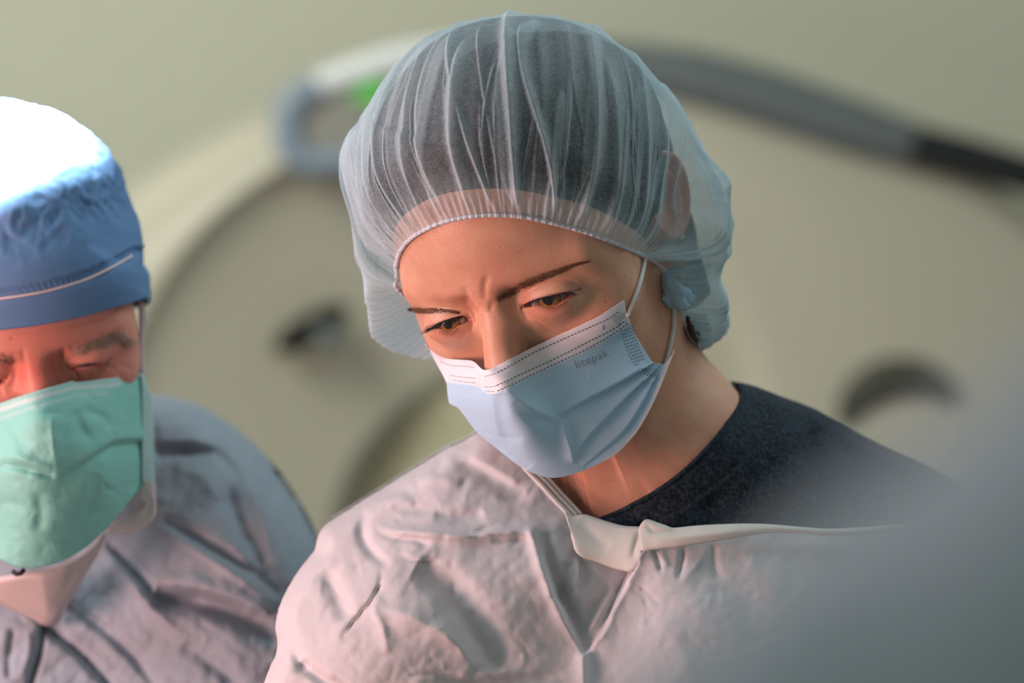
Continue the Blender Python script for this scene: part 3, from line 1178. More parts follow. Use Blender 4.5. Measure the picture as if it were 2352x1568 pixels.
def fold_depth(Q, folds):
    """sum of folds in mm; negative = towards the camera"""
    out = np.zeros(len(Q))
    for f in folds:
        kind, poly, h, w = f[:4]
        poly = smooth_poly(poly, 4)
        lo = poly.min(0) - 6 * w - 10; hi = poly.max(0) + 6 * w + 10
        m = ((Q > lo) & (Q < hi)).all(1)
        if not m.any(): continue
        s, t = signed(Q[m], poly)
        tp = np.sin(np.clip(t, 0.0, 1.0) * np.pi) ** 0.45
        endf = f[4] if len(f) > 4 else None
        if endf == 'a': tp = np.cos(np.clip(t, 0, 1) * np.pi / 2) ** 0.6
        if endf == 'b': tp = np.sin(np.clip(t, 0, 1) * np.pi / 2) ** 0.6
        if endf == 'ab': tp = np.ones_like(t)
        if kind == 'valley':
            v = h * np.exp(-(s / w) ** 2)
        elif kind == 'ridge':
            v = -h * np.exp(-(np.abs(s) / w) ** 1.3)
        else:      # step: raised lip on the negative side, drop to the positive side
            up_ = -h * np.exp(s / (w * 1.2)) * (s < 0)
            dn = h * (1 - np.exp(-np.maximum(s, 0) / SHARP) * 2) * np.exp(-np.maximum(s, 0) / (w * 1.6)) * (s >= 0)
            v = up_ + dn
        out[m] += v * tp
    return out


def sheet(name, outline, depth, folds, mats, parent, spacing=6, roundpx=0, roundmm=0, round_poly=None, back=None,
          extra=None, matfn=None, attrs=None, thick=None, crumple=0, cseed=1, cscale=0.006):
    outline = np.asarray(outline, float)
    per = np.vstack([outline, outline[:1]])
    L = np.linalg.norm(np.diff(per, axis=0), axis=1).sum()
    nb = int(L / spacing)
    B = resample(per, nb + 1)[:-1]
    x0, y0 = outline.min(0); x1, y1 = outline.max(0)
    X, Y = np.meshgrid(np.arange(x0, x1, spacing), np.arange(y0, y1, spacing * 0.87))
    X = X + (np.arange(X.shape[0]) % 2)[:, None] * spacing * 0.5
    I = np.stack([X.ravel(), Y.ravel()], 1)
    I = I[inside(I, outline)]
    d, _ = dist_poly(I, outline[::1], True)
    I = I[d > (19.0 if roundpx else spacing * 0.45)]
    if roundpx:
        tg = np.gradient(B, axis=0); tg /= np.linalg.norm(tg, axis=1)[:, None] + 1e-9
        nm = np.stack([-tg[:, 1], tg[:, 0]], 1)
        if not inside((B + nm * 0.5)[:1] * 1.0, outline)[0]:
            nm = -nm
        ins = [B + nm * k for k in (2.5, 5.5, 9.5, 15.0)]
        ins = np.vstack(ins); ins = ins[inside(ins, outline)]
        dd, _ = dist_poly(ins, outline, True)
        ks = np.repeat((2.5, 5.5, 9.5, 15.0), len(B))[inside(np.vstack([B + nm * k for k in (2.5, 5.5, 9.5, 15.0)]), outline)]
        ins = ins[dd > ks * 0.8]
        I = np.vstack([I, ins])
    P2 = np.vstack([B, I])
    res = delaunay_2d_cdt([Vector(p) for p in P2.tolist()], [(i, (i + 1) % len(B)) for i in range(len(B))], [], 0, 1e-4)
    V2 = np.array([tuple(v) for v in res[0]]); F = np.array([tuple(t) for t in res[2]])
    F = F[inside(V2[F].mean(1), outline)]
    Yd = depth(V2) + fold_depth(V2, folds)
    if crumple:
        r1 = fbm(V2, cseed, 3, cscale); r2 = fbm(V2 + 55, cseed + 1, 3, cscale * 2.3)
        Yd = Yd + crumple * ((1 - 2 * np.abs(r1)) * 0.7 + (1 - 2 * np.abs(r2)) * 0.35)
    if roundpx:
        rp = outline if round_poly is None else np.asarray(round_poly, float)
        t, _ = dist_poly(V2, rp, round_poly is None)
        q = np.clip(1 - t / roundpx, 0, 1)
        Yd = Yd + roundmm * q ** 2.2
    V = put(V2[:, 0], V2[:, 1], Yd / 1000)
    faces = []
    for a, b, c in F.tolist():
        # face the camera
        u = V[b] - V[a]; w = V[c] - V[a]
        n = np.cross(u, w)
        faces.append((a, b, c) if n[1] < 0 else (a, c, b))
    at = attrs(V2) if attrs else {}
    if back is not None:
        n0 = len(V)
        Vb = V.copy()
        Vb[:, 1] = np.maximum(V[:, 1] + 0.001, np.minimum(V[:, 1] + 0.065, back / 1000))
        # only the rim is shared
        bi = set()
        cnt = {}
        for f in faces:
            for i in range(3):
                e = tuple(sorted((f[i], f[(i + 1) % 3]))); cnt[e] = cnt.get(e, 0) + 1
        rim = [e for e, c in cnt.items() if c == 1]
        Vall = np.vstack([V, Vb])
        bf = [(a + n0, c + n0, b + n0) for a, b, c in faces]
        for a, b in rim:
            bf.append((a, b, b + n0, a + n0))
        faces = faces + bf
        V = Vall
        at = {k: np.r_[v, v] for k, v in at.items()}
    o = mesh_obj(name, V, faces, mats, parent, attrs=at or None)
    if thick:
        md = o.modifiers.new('thickness', 'SOLIDIFY'); md.thickness = thick; md.offset = -1
    return o


def strip(name, left, right, depth, mats, parent, n=60, m=7, bulge=1.0, thick=0.0008, folds=()):
    """a band between two photo polylines"""
    A = resample(smooth_poly(left, 6), n); B = resample(smooth_poly(right, 6), n)
    t = np.linspace(0, 1, m)
    P = A[:, None] * (1 - t)[None, :, None] + B[:, None] * t[None, :, None]
    Q = P.reshape(-1, 2)
    Y = depth(Q) if callable(depth) else np.full(len(Q), float(depth))
    Y = Y - (bulge * np.sin(np.pi * np.tile(t, n)) ** 0.6) + fold_depth(Q, folds)
    V = put(Q[:, 0], Q[:, 1], Y / 1000)
    o = mesh_obj(name, V, grid_faces(n, m), mats, parent)
    if thick:
        md = o.modifiers.new('thickness', 'SOLIDIFY'); md.thickness = thick; md.offset = -1
    return o


# ------------------------------------------------------------------ the nurse's mask
mk_top = [(977, 788), (985, 800), (994, 809), (1004, 816), (1016, 822), (1030, 824), (1044, 825), (1062, 826), (1078, 827), (1086, 829),
          (1092, 833), (1098, 839), (1104.5, 845.5), (1109, 848.5), (1114, 849.5), (1122, 848), (1134, 843.5), (1184, 817.5), (1229, 794), (1265, 778), (1308, 758.5),
          (1367, 730.5), (1400, 711), (1434, 689)]
mk_right = [(1434, 689), (1437, 711), (1445, 733), (1454, 758), (1465, 778), (1482, 806), (1499, 831), (1512, 834), (1525, 836), (1538, 822), (1551, 801)]
mk_bot = [(1031, 925), (1040, 931), (1053, 938), (1083, 977), (1100, 997), (1142, 1031), (1184, 1064), (1212, 1081), (1241, 1092), (1263, 1097), (1297, 1094),
          (1339, 1081), (1381, 1062), (1409, 1048), (1437, 1022), (1465, 989), (1493, 941), (1515, 893), (1538, 835), (1551, 801)]
mk_left = [(977, 788), (1002, 834), (1024, 876), (1027, 899), (1031, 925)]
mk_ctrl = TPS([(977, 788, 57), (1002, 815, 46), (1030, 824, 36), (1060, 826, 24), (1085, 829, 14), (1098, 840, -4), (1112, 848, -19), (1140, 842, -19), (1184, 817, -14),
               (1229, 794, -4), (1308, 758, -2), (1367, 730, 3), (1434, 689, 13), (1140, 905, -25), (1165, 960, -21), (1200, 1020, -10),
               (1250, 1092, 10), (1002, 834, 52), (1027, 899, 44), (1031, 925, 46), (1083, 977, 32), (1142, 1031, 22), (1060, 880, 20), (1100, 930, 2), (1100, 890, -4),
               (1300, 900, -6), (1380, 900, 2), (1440, 850, 9), (1499, 831, 16), (1551, 801, 15), (1515, 893, 12), (1465, 989, 12), (1381, 1062, 12),
               (1300, 1000, -2), (1340, 950, -2), (1340, 1081, 12), (1230, 880, -12), (1260, 960, -11)], 0.001)
mk_folds = [('step', [(1283, 957), (1313, 938), (1350, 919), (1400, 893), (1440, 871), (1470, 853)][::-1], -3.4, 26, 'a'),
            ('step', [(1319, 1062), (1345, 1015), (1398, 958), (1440, 915), (1479, 876)][::-1], -2.9, 20, 'a'),
            ('step', [(1339, 1074), (1385, 1035), (1437, 988), (1475, 930), (1500, 880)][::-1], -2.1, 14, 'a'),
            ('valley', [(1144, 905), (1150, 950), (1165, 1000), (1190, 1040), (1215, 1075)], 2.4, 16),
            ('ridge', [(1128, 890), (1134, 940), (1146, 1000), (1170, 1045)], 1.6, 12),
            ('ridge', [(1160, 895), (1210, 930), (1262, 955), (1290, 962)], 1.8, 12),
            ('ridge', [(1290, 962), (1300, 1000), (1312, 1040), (1316, 1065)], 2.2, 12),
            ('valley', [(1180, 925), (1220, 960), (1290, 970)], 0.9, 14),
            ('valley', [(1190, 870), (1250, 845), (1310, 858), (1350, 870)], 0.9, 16),
            ('valley', [(1110, 990), (1150, 1003), (1200, 1006)], 0.7, 6),
            ('valley', [(1210, 1055), (1255, 1058), (1300, 1050)], 0.5, 8),
            ('ridge', [(1040, 905), (1080, 915), (1120, 900)], 0.8, 14),
            ('valley', [(1060, 935), (1090, 960), (1130, 1000)], 0.8, 12),
            ('valley', [(1100, 852), (1103, 870), (1106, 900)], 1.0, 6),
            ('ridge', [(1150, 880), (1190, 865), (1240, 850)], 0.5, 6)]


def mask_Y(Q, lift=0.0):
    Y = mk_ctrl(Q) + fold_depth(Q, mk_folds)
    W, _n = surf_at(NP, nurse_sdf, Q)
    hit = np.abs(nurse_sdf(NP.l(W))) < 0.8
    fy = np.where(hit, W[:, 1] * 1000 - 1.2, 1e3)
    k = 2.0
    h = np.clip(0.5 + 0.5 * (fy - Y) / k, 0, 1)
    Y2 = fy * (1 - h) + Y * h - k * h * (1 - h)
    return np.where(hit, Y2, Y) - lift


NU, NVm = 300, 220
T_ = resample(smooth_poly(mk_top, 4), NU); B_ = resample(smooth_poly(mk_bot, 4), NU)
L_ = resample(smooth_poly(mk_left, 4), NVm); R_ = resample(smooth_poly(mk_right, 4), NVm)
uu = np.linspace(0, 1, NU)[:, None, None]; wv = np.linspace(0, 1, NVm)[None, :, None]
G = (1 - wv) * T_[:, None] + wv * B_[:, None] + (1 - uu) * L_[None] + uu * R_[None] \
    - ((1 - uu) * (1 - wv) * T_[0] + uu * (1 - wv) * T_[-1] + (1 - uu) * wv * B_[0] + uu * wv * B_[-1])
Gq = G.reshape(-1, 2)
mY = mask_Y(Gq)
MV = put(Gq[:, 0], Gq[:, 1], mY / 1000).reshape(NU, NVm, 3)
# the mask goes on round the far cheek
ext = []
for k, s in enumerate(np.linspace(1, 0, 16)[:-1]):
    c0 = MV[0]
    off = np.array([0.004 * s + 0.012 * s * s, 0.048 * s, 0.0])
    ext.append(c0 + off + np.array([0, 0, 1.0]) * (0.006 * s) * (np.linspace(-1, 1, NVm)[:, None]))
MVx = np.concatenate([np.array(ext), MV], 0)
band_line = smooth_poly([(960, 862), (1026, 877), (1060, 882), (1095, 887), (1112, 899), (1122, 904), (1142, 901), (1184, 883), (1269, 842.5), (1353, 803), (1409, 771),
                         (1443, 746), (1470, 725)], 4)
sd, _t = signed(Gq, band_line)
hem, _t = dist_poly(Gq, resample(smooth_poly(mk_bot, 4), 80)[46:])
xt = 15 * NVm
mk_mat, nt, b = nodes('mask_nonwoven')
g = noise(nt, 1500, 3, 0.7)
ab = attr(nt, 'blue')
ah = attr(nt, 'hem')
c = mixc(nt, ramp(nt, ab.outputs['Fac'], [(0.46, 0.0), (0.54, 1.0)]), (0.78, 0.79, 0.85), (0.43, 0.66, 0.85))
c = mixc(nt, ah.outputs['Fac'], c, (0.62, 0.66, 0.70))
c = mixc(nt, ramp(nt, g, [(0.3, 0.0), (0.7, 0.12)]), c, (0.9, 0.92, 0.95))
nt.links.new(c, b.inputs['Base Color']); b.inputs['Roughness'].default_value = 0.6
b.inputs['Specular IOR Level'].default_value = 0.25
bump(nt, b, g, 0.5, 0.0003)
tr = nt.nodes.new('ShaderNodeBsdfTranslucent'); nt.links.new(c, tr.inputs['Color'])
mx = nt.nodes.new('ShaderNodeMixShader'); mx.inputs[0].default_value = 0.12
nt.links.new(b.outputs[0], mx.inputs[1]); nt.links.new(tr.outputs[0], mx.inputs[2]); nt.links.new(mx.outputs[0], nt.nodes['Material Output'].inputs[0])
blue = np.clip(0.5 + sd / 12, 0, 1)
hemv = (1 - sstep(5, 8, hem)) * 0.9
mask_o = mesh_obj('face_mask', MVx.reshape(-1, 3), grid_faces(NU + 15, NVm), mk_mat, nurse,
                  attrs={'blue': np.r_[np.tile(blue.reshape(NU, NVm)[0], 15), blue], 'hem': np.r_[np.zeros(xt), hemv]})
md = mask_o.modifiers.new('thickness', 'SOLIDIFY'); md.thickness = 0.0006; md.offset = 1
tag(mask_o, "light blue pleated face mask with a white top band on the woman's nose and chin")


def stamp(quads, name, mat, parent, Yf, lift=0.35):
    """small marks pressed on a sheet: quads (n,4,2) in photo points"""
    q = np.asarray(quads, float)
    P = q.reshape(-1, 2)
    Y = Yf(P) - lift
    V = put(P[:, 0], P[:, 1], Y / 1000)
    F = [(4 * i, 4 * i + 1, 4 * i + 2, 4 * i + 3) for i in range(len(q))]
    return mesh_obj(name, V, F, mat, parent, smooth=False)


def dashes(poly, L, gap, wd):
    p = smooth_poly(poly, 8)
    s = np.r_[0, np.cumsum(np.linalg.norm(np.diff(p, axis=0), axis=1))]
    out = []
    a = 0
    while a + L < s[-1]:
        A = np.array([np.interp(a, s, p[:, 0]), np.interp(a, s, p[:, 1])])
        B = np.array([np.interp(a + L, s, p[:, 0]), np.interp(a + L, s, p[:, 1])])
        t = (B - A) / (np.linalg.norm(B - A) + 1e-9); n = np.array([-t[1], t[0]]) * wd / 2
        out.append([A - n, A + n, B + n, B - n])
        a += L + gap
    return out


ds = []
for pl, wd in (([(1142, 855), (1184, 833), (1229, 808), (1308, 772), (1360, 749), (1398, 732), (1425, 713)], 2.6),
               ([(1140, 885), (1184, 865), (1269, 826), (1353, 784), (1409, 756), (1441, 734)], 2.6),
               ([(1142, 897.5), (1184, 879), (1269, 838.5), (1353, 799), (1409, 767), (1443, 742)], 2.6)):
    ds += dashes(pl, 5.2, 3.8, wd)
for pl in ([(1113, 864), (1126, 861.5), (1140, 856)], [(1113, 888), (1126, 888.5), (1138, 886)], [(1116, 898), (1128, 899), (1140, 898)],
           [(1012, 830), (1026, 836), (1044, 840), (1070, 841), (1093, 845)], [(1034, 861), (1055, 865), (1092, 868.5)], [(1040, 872), (1060, 876), (1092, 879)]):
    ds += dashes(pl, 3.0, 2.4, 1.6)
for k in range(5):          # welded side strip
    o = k * 6.2
    ds += dashes([(1428 + o, 759 - o * 0.35), (1435 + o * 0.95, 786 - o * 0.5), (1447 + o * 0.85, 816 - o * 0.6), (1462 + o * 0.75, 842 - o * 0.65)], 3.4, 4.2, 2.6)
for k in range(4):
    ds += dashes([(1473 + k * 4, 846 + k * 5), (1490 + k * 3, 848 + k * 5), (1512 + k * 0.5, 847 + k * 5)], 4.0, 3.4, 2.0)
for k in range(7):          # fine dots at the top corner
    ds += dashes([(1408 + k * 3.6, 731 - k * 2.2), (1425 + k * 1.8, 752 - k * 4.5)], 1.6, 2.0, 1.5)
ds += dashes([(1386, 747), (1387, 757)], 4.2, 1.2, 3.4)
stitch_m = plain('pressed_marks', (0.15, 0.19, 0.26), 0.8)
stamp(ds, 'pressed_stitching', stitch_m, mask_o, mask_Y)


def lettering(text, org, ang, size, Yf, mat, name, parent, lift=0.3, spacing=1.0):
    cu = bpy.data.curves.new(name, 'FONT')
    cu.body = text; cu.size = 1.0; cu.offset = -0.008; cu.space_character = spacing
    o = bpy.data.objects.new(name + '_tmp', cu)
    COL.objects.link(o)
    dg = bpy.context.evaluated_depsgraph_get()
    me = bpy.data.meshes.new_from_object(o.evaluated_get(dg))
    V = np.array([v.co[:2] for v in me.vertices]); F = [tuple(p.vertices) for p in me.polygons]
    bpy.data.objects.remove(o)
    ca, sa = math.cos(ang), math.sin(ang)
    px = org[0] + size * (V[:, 0] * ca + V[:, 1] * sa)
    py = org[1] + size * (V[:, 0] * sa - V[:, 1] * ca)
    P = np.stack([px, py], 1)
    return mesh_obj(name, put(px, py, (Yf(P) - lift) / 1000), F, mat, parent, smooth=False)


lettering('litepak', (1324, 847), math.radians(-21.5), 27.0, mask_Y, plain('grey_print', (0.22, 0.28, 0.38), 0.8), 'printed_word', mask_o, spacing=1.12)

loop_m = nonwoven('white_elastic', (0.72, 0.72, 0.70), 0.7, 0.1, 0.8, 2500)
for pl in ([(1476, 586), (1474, 606), (1466, 642), (1453, 682), (1440, 714), (1436, 722)], [(1541, 690), (1544, 715), (1542, 755), (1534, 797), (1524, 836), (1521, 846)]):
    q = smooth_poly(pl, 8)
    W, Nn = surf_at(NP, nurse_sdf, q)
    W = W + Nn * 0.0016
    W[-8:] = W[-8:] + np.array([0, -1, 0]) * np.linspace(0, 0.002, 8)[:, None]
    v, f = tube(W, 0.00125, 10, 0.8)
    mesh_obj('ear_loop', v, f, loop_m, mask_o)


# ================================================================== the nurse's clothes
tee_m, nt, b = nodes('heather_navy_knit')
g = noise(nt, 420, 4, 0.75); g2 = noise(nt, 1500, 2, 0.5)
c = mixc(nt, ramp(nt, g, [(0.42, 0.0), (0.62, 1.0)]), (0.007, 0.012, 0.020), (0.032, 0.050, 0.070))
nt.links.new(c, b.inputs['Base Color']); b.inputs['Roughness'].default_value = 0.95
b.inputs['Specular IOR Level'].default_value = 0.15
b.inputs['Sheen Weight'].default_value = 0.04
bump(nt, b, g2, 0.8, 0.0006)

tee_out = [(1684, 876), (1700, 878), (1730, 885), (1762, 897), (1800, 912), (1840, 926), (1880, 943), (1930, 972), (1990, 1004), (2050, 1034), (2120, 1066),
           (2200, 1110), (2280, 1170), (2340, 1260), (2360, 1420), (1370, 1420), (1300, 1260)]
tee_neck = [(1300, 1260), (1320, 1205), (1372, 1192), (1420, 1174), (1460, 1153), (1500, 1131), (1545, 1100), (1590, 1062), (1630, 1020), (1662, 982), (1686, 948),
            (1700, 917), (1700, 898), (1692, 882), (1684, 876)]
tee_poly = np.vstack([smooth_poly(tee_out[:-2], 3), [(1370, 1420)], smooth_poly(tee_neck, 4)[1:-1]])
skY, _n = surf_at(NP, nurse_sdf, np.array(tee_neck[2:-2], float))
nk = [(p[0], p[1], w[1] * 1000 - 3.0) for p, w in zip(tee_neck[2:-2], skY)]
print(nk)
tee_Y = TPS(nk[::2] + [(1800, 915, 105), (1900, 957, 112), (2100, 1058, 120), (2250, 1160, 120), (1640, 1120, 40), (1800, 1060, 62), (2000, 1150, 70),
                       (1500, 1300, 26), (1800, 1350, 30), (2200, 1400, 60), (1350, 1350, 30)], 0.01)
seam = [(1779, 906), (1778, 940), (1758, 985), (1722, 1035), (1675, 1085), (1610, 1135), (1540, 1180), (1490, 1215), (1440, 1245)]
tee_folds = [('step', seam, 1.3, 9, 'ab'), ('valley', seam, 2.4, 4, 'ab'),
             ('valley', [(1800, 930), (1850, 960), (1862, 1010), (1840, 1070)], 9, 22), ('ridge', [(1790, 960), (1800, 1010), (1780, 1060)], 3, 18),
             ('valley', [(1880, 960), (1920, 1000), (1960, 1060)], 5, 18), ('ridge', [(1880, 940), (1930, 975), (1990, 1020)], 3, 12),
             ('valley', [(1700, 1090), (1640, 1150), (1600, 1190)], 3, 20)]
_tee0 = tee_Y


def tee_Y(Q):
    Y = _tee0(Q)
    W, _n = surf_at(NP, nurse_sdf, Q)
    hit = np.abs(nurse_sdf(NP.l(W))) < 0.8
    return np.where(hit, np.minimum(Y, W[:, 1] * 1000 - 3.0), Y)


SHARP = 4.5
tee = sheet('tshirt', tee_poly, tee_Y, tee_folds, tee_m, nurse, 7, roundpx=34, roundmm=26,
            round_poly=smooth_poly(tee_out[:-4], 3), crumple=0.8, back=160)
tag(tee, "dark navy heather knit t-shirt under the woman's open gown")
rimY = lambda Q: tee_Y(Q) - 1.2
rim = smooth_poly(tee_neck[1:-1], 5)
rv, rf = tube(put(rim[:, 0] + 2, rim[:, 1] + 2, (_tee0(rim)) / 1000), 0.0016, 8)
mesh_obj('collar_rib', rv, rf, tee_m, tee)
lin = smooth_poly([(1668, 976), (1690, 944), (1701, 915), (1700, 897)], 5)
rv, rf = tube(put(lin[:, 0] - 1.5, lin[:, 1] - 1, (_tee0(lin) + 1.2) / 1000), 0.0011, 6)
mesh_obj('collar_lining', rv, rf, plain('magenta_lining', (0.20, 0.01, 0.04), 0.8), tee)

gown_m = nonwoven('pale_grey_gown', (0.63, 0.625, 0.655), 0.82, 0.10, 0.4, 1300, wrinkle=0.05)
g_left = [(1150, 985), (1120, 985), (1090, 996), (1072, 1008), (1050, 1019), (1020, 1032), (990, 1052), (960, 1070), (930, 1088), (905, 1104), (880, 1120), (840, 1145), (800, 1170),
          (765, 1192), (745, 1206), (733, 1222), (726, 1245), (722, 1264), (705, 1284), (685, 1310), (665, 1342), (646, 1380), (636, 1410), (632, 1442), (637, 1472),
          (634, 1500), (620, 1530), (600, 1585), (575, 1650), (560, 1760)]
g_top = [(2980, 2150), (2960, 1800), (2880, 1560), (2760, 1400), (2600, 1300), (2420, 1248), (2300, 1225), (2150, 1222), (2000, 1222), (1900, 1222), (1800, 1216), (1700, 1212), (1620, 1216), (1560, 1222), (1500, 1226), (1470, 1232), (1430, 1240), (1390, 1236),
         (1350, 1215), (1318, 1192), (1285, 1165), (1255, 1135), (1228, 1104), (1205, 1075), (1180, 1040)]
g_poly = np.vstack([smooth_poly(g_left, 3), [(520, 2150), (2940, 2150)], smooth_poly(g_top, 3)])
g_Y = TPS([(1100, 1000, 70), (960, 1085, 62), (800, 1190, 50), (735, 1250, 40), (650, 1400, 18), (600, 1600, 0), (1180, 1050, 60), (1228, 1104, 48), (1318, 1192, 34),
           (1430, 1250, 24), (1000, 1150, 36), (900, 1250, 18), (850, 1400, -10), (800, 1560, -22), (1100, 1250, 14), (1100, 1400, -8), (1050, 1560, -16),
           (1250, 1300, 8), (1340, 1480, 6), (1340, 1700, 0), (1420, 1350, 16), (1500, 1300, 8), (1600, 1400, -8), (1550, 1560, -18), (1560, 1235, 20), (1700, 1225, 22), (1900, 1235, 34),
           (1900, 1400, 6), (1900, 1560, 0), (2200, 1300, 50), (2300, 1550, 40), (2420, 1750, 50), (600, 2150, 10), (1300, 2150, -10), (2000, 2150, 0), (2900, 2150, 110), (2900, 1600, 120), (2600, 1330, 95)], 0.01)
ctr = [(1221, 1222), (1240, 1285), (1267, 1363), (1300, 1432), (1335, 1500), (1340, 1570), (1345, 1650)]
g_folds = [
    ('ridge', ctr, 7, 13, 'ab'),
    ('valley', [(1245, 1225), (1262, 1290), (1290, 1360), (1325, 1440), (1345, 1500)], 11, 16),
    ('ridge', [(851, 1218), (930, 1222), (1010, 1228), (1070, 1232), (1130, 1226), (1180, 1222), (1221, 1221)], 7, 12),
    ('valley', [(1130, 1241), (1180, 1240), (1215, 1236)], 2, 8),
    ('valley', [(845, 1175), (832, 1200), (832, 1235), (855, 1269), (893, 1299)], 5.5, 12),
    ('valley', [(855, 1214), (906, 1233), (953, 1238), (985, 1254)], 3.4, 9),
    ('valley', [(923, 1278), (950, 1286), (975, 1290), (1008, 1284)], 2.6, 4),
    ('step', [(923, 1276), (950, 1284), (975, 1288), (1008, 1282)], 1.5, 9),
    ('valley', [(1089, 1226), (1110, 1214), (1144, 1205)], 2.2, 5),
    ('valley', [(1145, 1137), (1180, 1145), (1225, 1138)], 1.8, 6),
    ('ridge', [(960, 1105), (1010, 1100), (1060, 1108)], 4, 18),
    ('valley', [(1038, 1030), (1020, 1045), (1008, 1068), (1000, 1090)], 4, 10),
    ('valley', [(1030, 1040), (1090, 1075), (1150, 1110), (1200, 1140)], 5, 20),
    ('ridge', [(1080, 1050), (1140, 1080), (1190, 1110)], 3, 14),
    ('valley', [(870, 1140), (900, 1130), (945, 1118)], 3, 10),
    ('ridge', [(835, 1160), (890, 1150), (950, 1150)], 3, 14),
    ('valley', [(900, 1165), (960, 1172), (1010, 1165)], 2.5, 10),
    ('valley', [(1000, 1180), (1060, 1190), (1110, 1180)], 4, 16),
    ('step', [(876, 1312), (870, 1345), (858, 1372), (838, 1397), (810, 1430), (783, 1465)], -2.0, 16),
    ('valley', [(876, 1312), (870, 1345), (858, 1372), (838, 1397), (810, 1430), (783, 1465)], 1.0, 4),
    ('valley', [(753, 1303), (765, 1345), (785, 1390), (800, 1420)], 6, 22),
    ('ridge', [(870, 1360), (860, 1400), (880, 1440), (890, 1500)], 2.6, 10),
    ('valley', [(960, 1300), (1025, 1345), (1080, 1410), (1131, 1490), (1140, 1540)], 12, 36),
    ('ridge', [(860, 1390), (950, 1420), (1040, 1470), (1090, 1540)], 5, 26),
    ('valley', [(650, 1400), (658, 1440), (675, 1490), (700, 1545)], 7, 15),
    ('valley', [(692, 1520), (720, 1545), (760, 1570), (800, 1585)], 7, 14),
    ('valley', [(768, 1555), (790, 1572), (812, 1590)], 3, 4),
    ('valley', [(1000, 1560), (1080, 1564), (1180, 1560), (1290, 1548)], 4, 8),
    ('valley', [(940, 1550), (1000, 1546), (1060, 1552)], 2.2, 5),
    ('ridge', [(1323, 1278), (1330, 1310), (1318, 1350), (1312, 1385), (1297, 1397), (1316, 1440), (1333, 1490)], 3.5, 5),
    ('valley', [(1305, 1290), (1298, 1330), (1285, 1370), (1268, 1360)], 3.5, 10),
    ('ridge', [(1416, 1358), (1395, 1390), (1370, 1425), (1344, 1460)], 4.5, 6),
    ('valley', [(1400, 1340), (1370, 1380), (1345, 1420), (1336, 1460)], 4.5, 12),
    ('step', [(1476, 1258), (1455, 1310), (1429, 1363), (1408, 1406), (1387, 1448), (1360, 1485), (1338, 1512)], 9, 26, 'a'),
    ('valley', [(1460, 1290), (1430, 1340), (1405, 1385), (1390, 1420)], 4, 7),
    ('valley', [(1500, 1265), (1512, 1290), (1518, 1318)], 2.2, 4),
    ('ridge', [(1520, 1262), (1525, 1285), (1535, 1300)], 1.6, 4),
    ('valley', [(1570, 1258), (1566, 1290), (1556, 1330)], 3.4, 6),
    ('valley', [(1454, 1338), (1475, 1352), (1500, 1375), (1520, 1392)], 1.6, 4),
    ('valley', [(1455, 1352), (1480, 1372), (1488, 1400)], 1.4, 4),
    ('valley', [(1640, 1250), (1636, 1290), (1650, 1330)], 3, 10),
    ('valley', [(1600, 1300), (1700, 1380), (1750, 1480)], 5, 50),
    ('ridge', [(1500, 1420), (1560, 1480), (1590, 1568)], 4, 40),
    ('valley', [(1520, 1470), (1640, 1500), (1720, 1560)], 3, 26),
]
# short sharp crinkles
rc_ = np.random.default_rng(33)
for k in range(90):
    x0 = rc_.uniform(700, 1320) if k % 4 else rc_.uniform(1460, 1800)
    y0 = rc_.uniform(1090, 1560) if k % 4 else rc_.uniform(1250, 1500)
    a0 = rc_.uniform(0, 3.14); L0 = rc_.uniform(18, 60)
    pts_ = [(x0, y0)]
    for j in range(3):
        a0 += rc_.normal(0, 0.45)
        pts_.append((pts_[-1][0] + math.cos(a0) * L0 / 3, pts_[-1][1] + math.sin(a0) * L0 / 3))
    g_folds.append((('step', 'ridge', 'valley')[k % 3], pts_, rc_.uniform(0.35, 1.0), rc_.uniform(3, 7)))
gown = sheet('isolation_gown', g_poly, g_Y, g_folds, gown_m, nurse, 6.5, roundpx=46, roundmm=38, round_poly=smooth_poly(g_left, 3), crumple=0.7, cseed=5, back=190)
tag(gown, "pale pinkish grey disposable gown with a white tie on the woman's shoulders and chest")
bind_m = nonwoven('white_binding', (0.66, 0.66, 0.62), 0.8, 0.1, 0.3, 1500)
g_f = lambda Q: g_Y(Q) + fold_depth(Q, [f for f in g_folds if f[0] == 'x'])
strip('neck_binding', [(1296, 1176), (1318, 1186), (1342, 1183), (1372, 1192), (1400, 1201), (1432, 1209), (1462, 1211), (1484, 1213)],
      [(1318, 1242), (1324, 1266), (1338, 1280), (1370, 1290), (1400, 1301), (1428, 1309), (1452, 1311), (1470, 1290)],
      lambda Q: g_Y(Q) - 5, bind_m, gown, 70, 14, 2.0, folds=[('valley', [(1330, 1200), (1360, 1230), (1400, 1260)], 1.2, 14), ('valley', [(1470, 1222), (1462, 1250), (1452, 1285)], 1.8, 8)])
strip('tie', [(1468, 1218), (1474, 1204), (1483, 1195), (1494, 1196), (1510, 1202), (1530, 1209), (1546, 1214), (1590, 1210), (1640, 1207), (1700, 1205), (1760, 1206), (1820, 1211), (1900, 1217), (1980, 1214), (2080, 1206)],
      [(1474, 1262), (1478, 1264), (1484, 1264), (1494, 1262), (1512, 1260), (1534, 1257), (1556, 1255), (1600, 1247), (1650, 1239), (1700, 1231), (1760, 1222), (1830, 1222), (1900, 1228), (1980, 1226), (2080, 1218)],
      lambda Q: g_Y(Q) - 9, bind_m, gown, 110, 12, 3.0, folds=[('valley', [(1486, 1204), (1500, 1222), (1545, 1222), (1600, 1214)], 2.2, 5), ('ridge', [(1500, 1240), (1600, 1232), (1700, 1220)], 1.5, 6)])
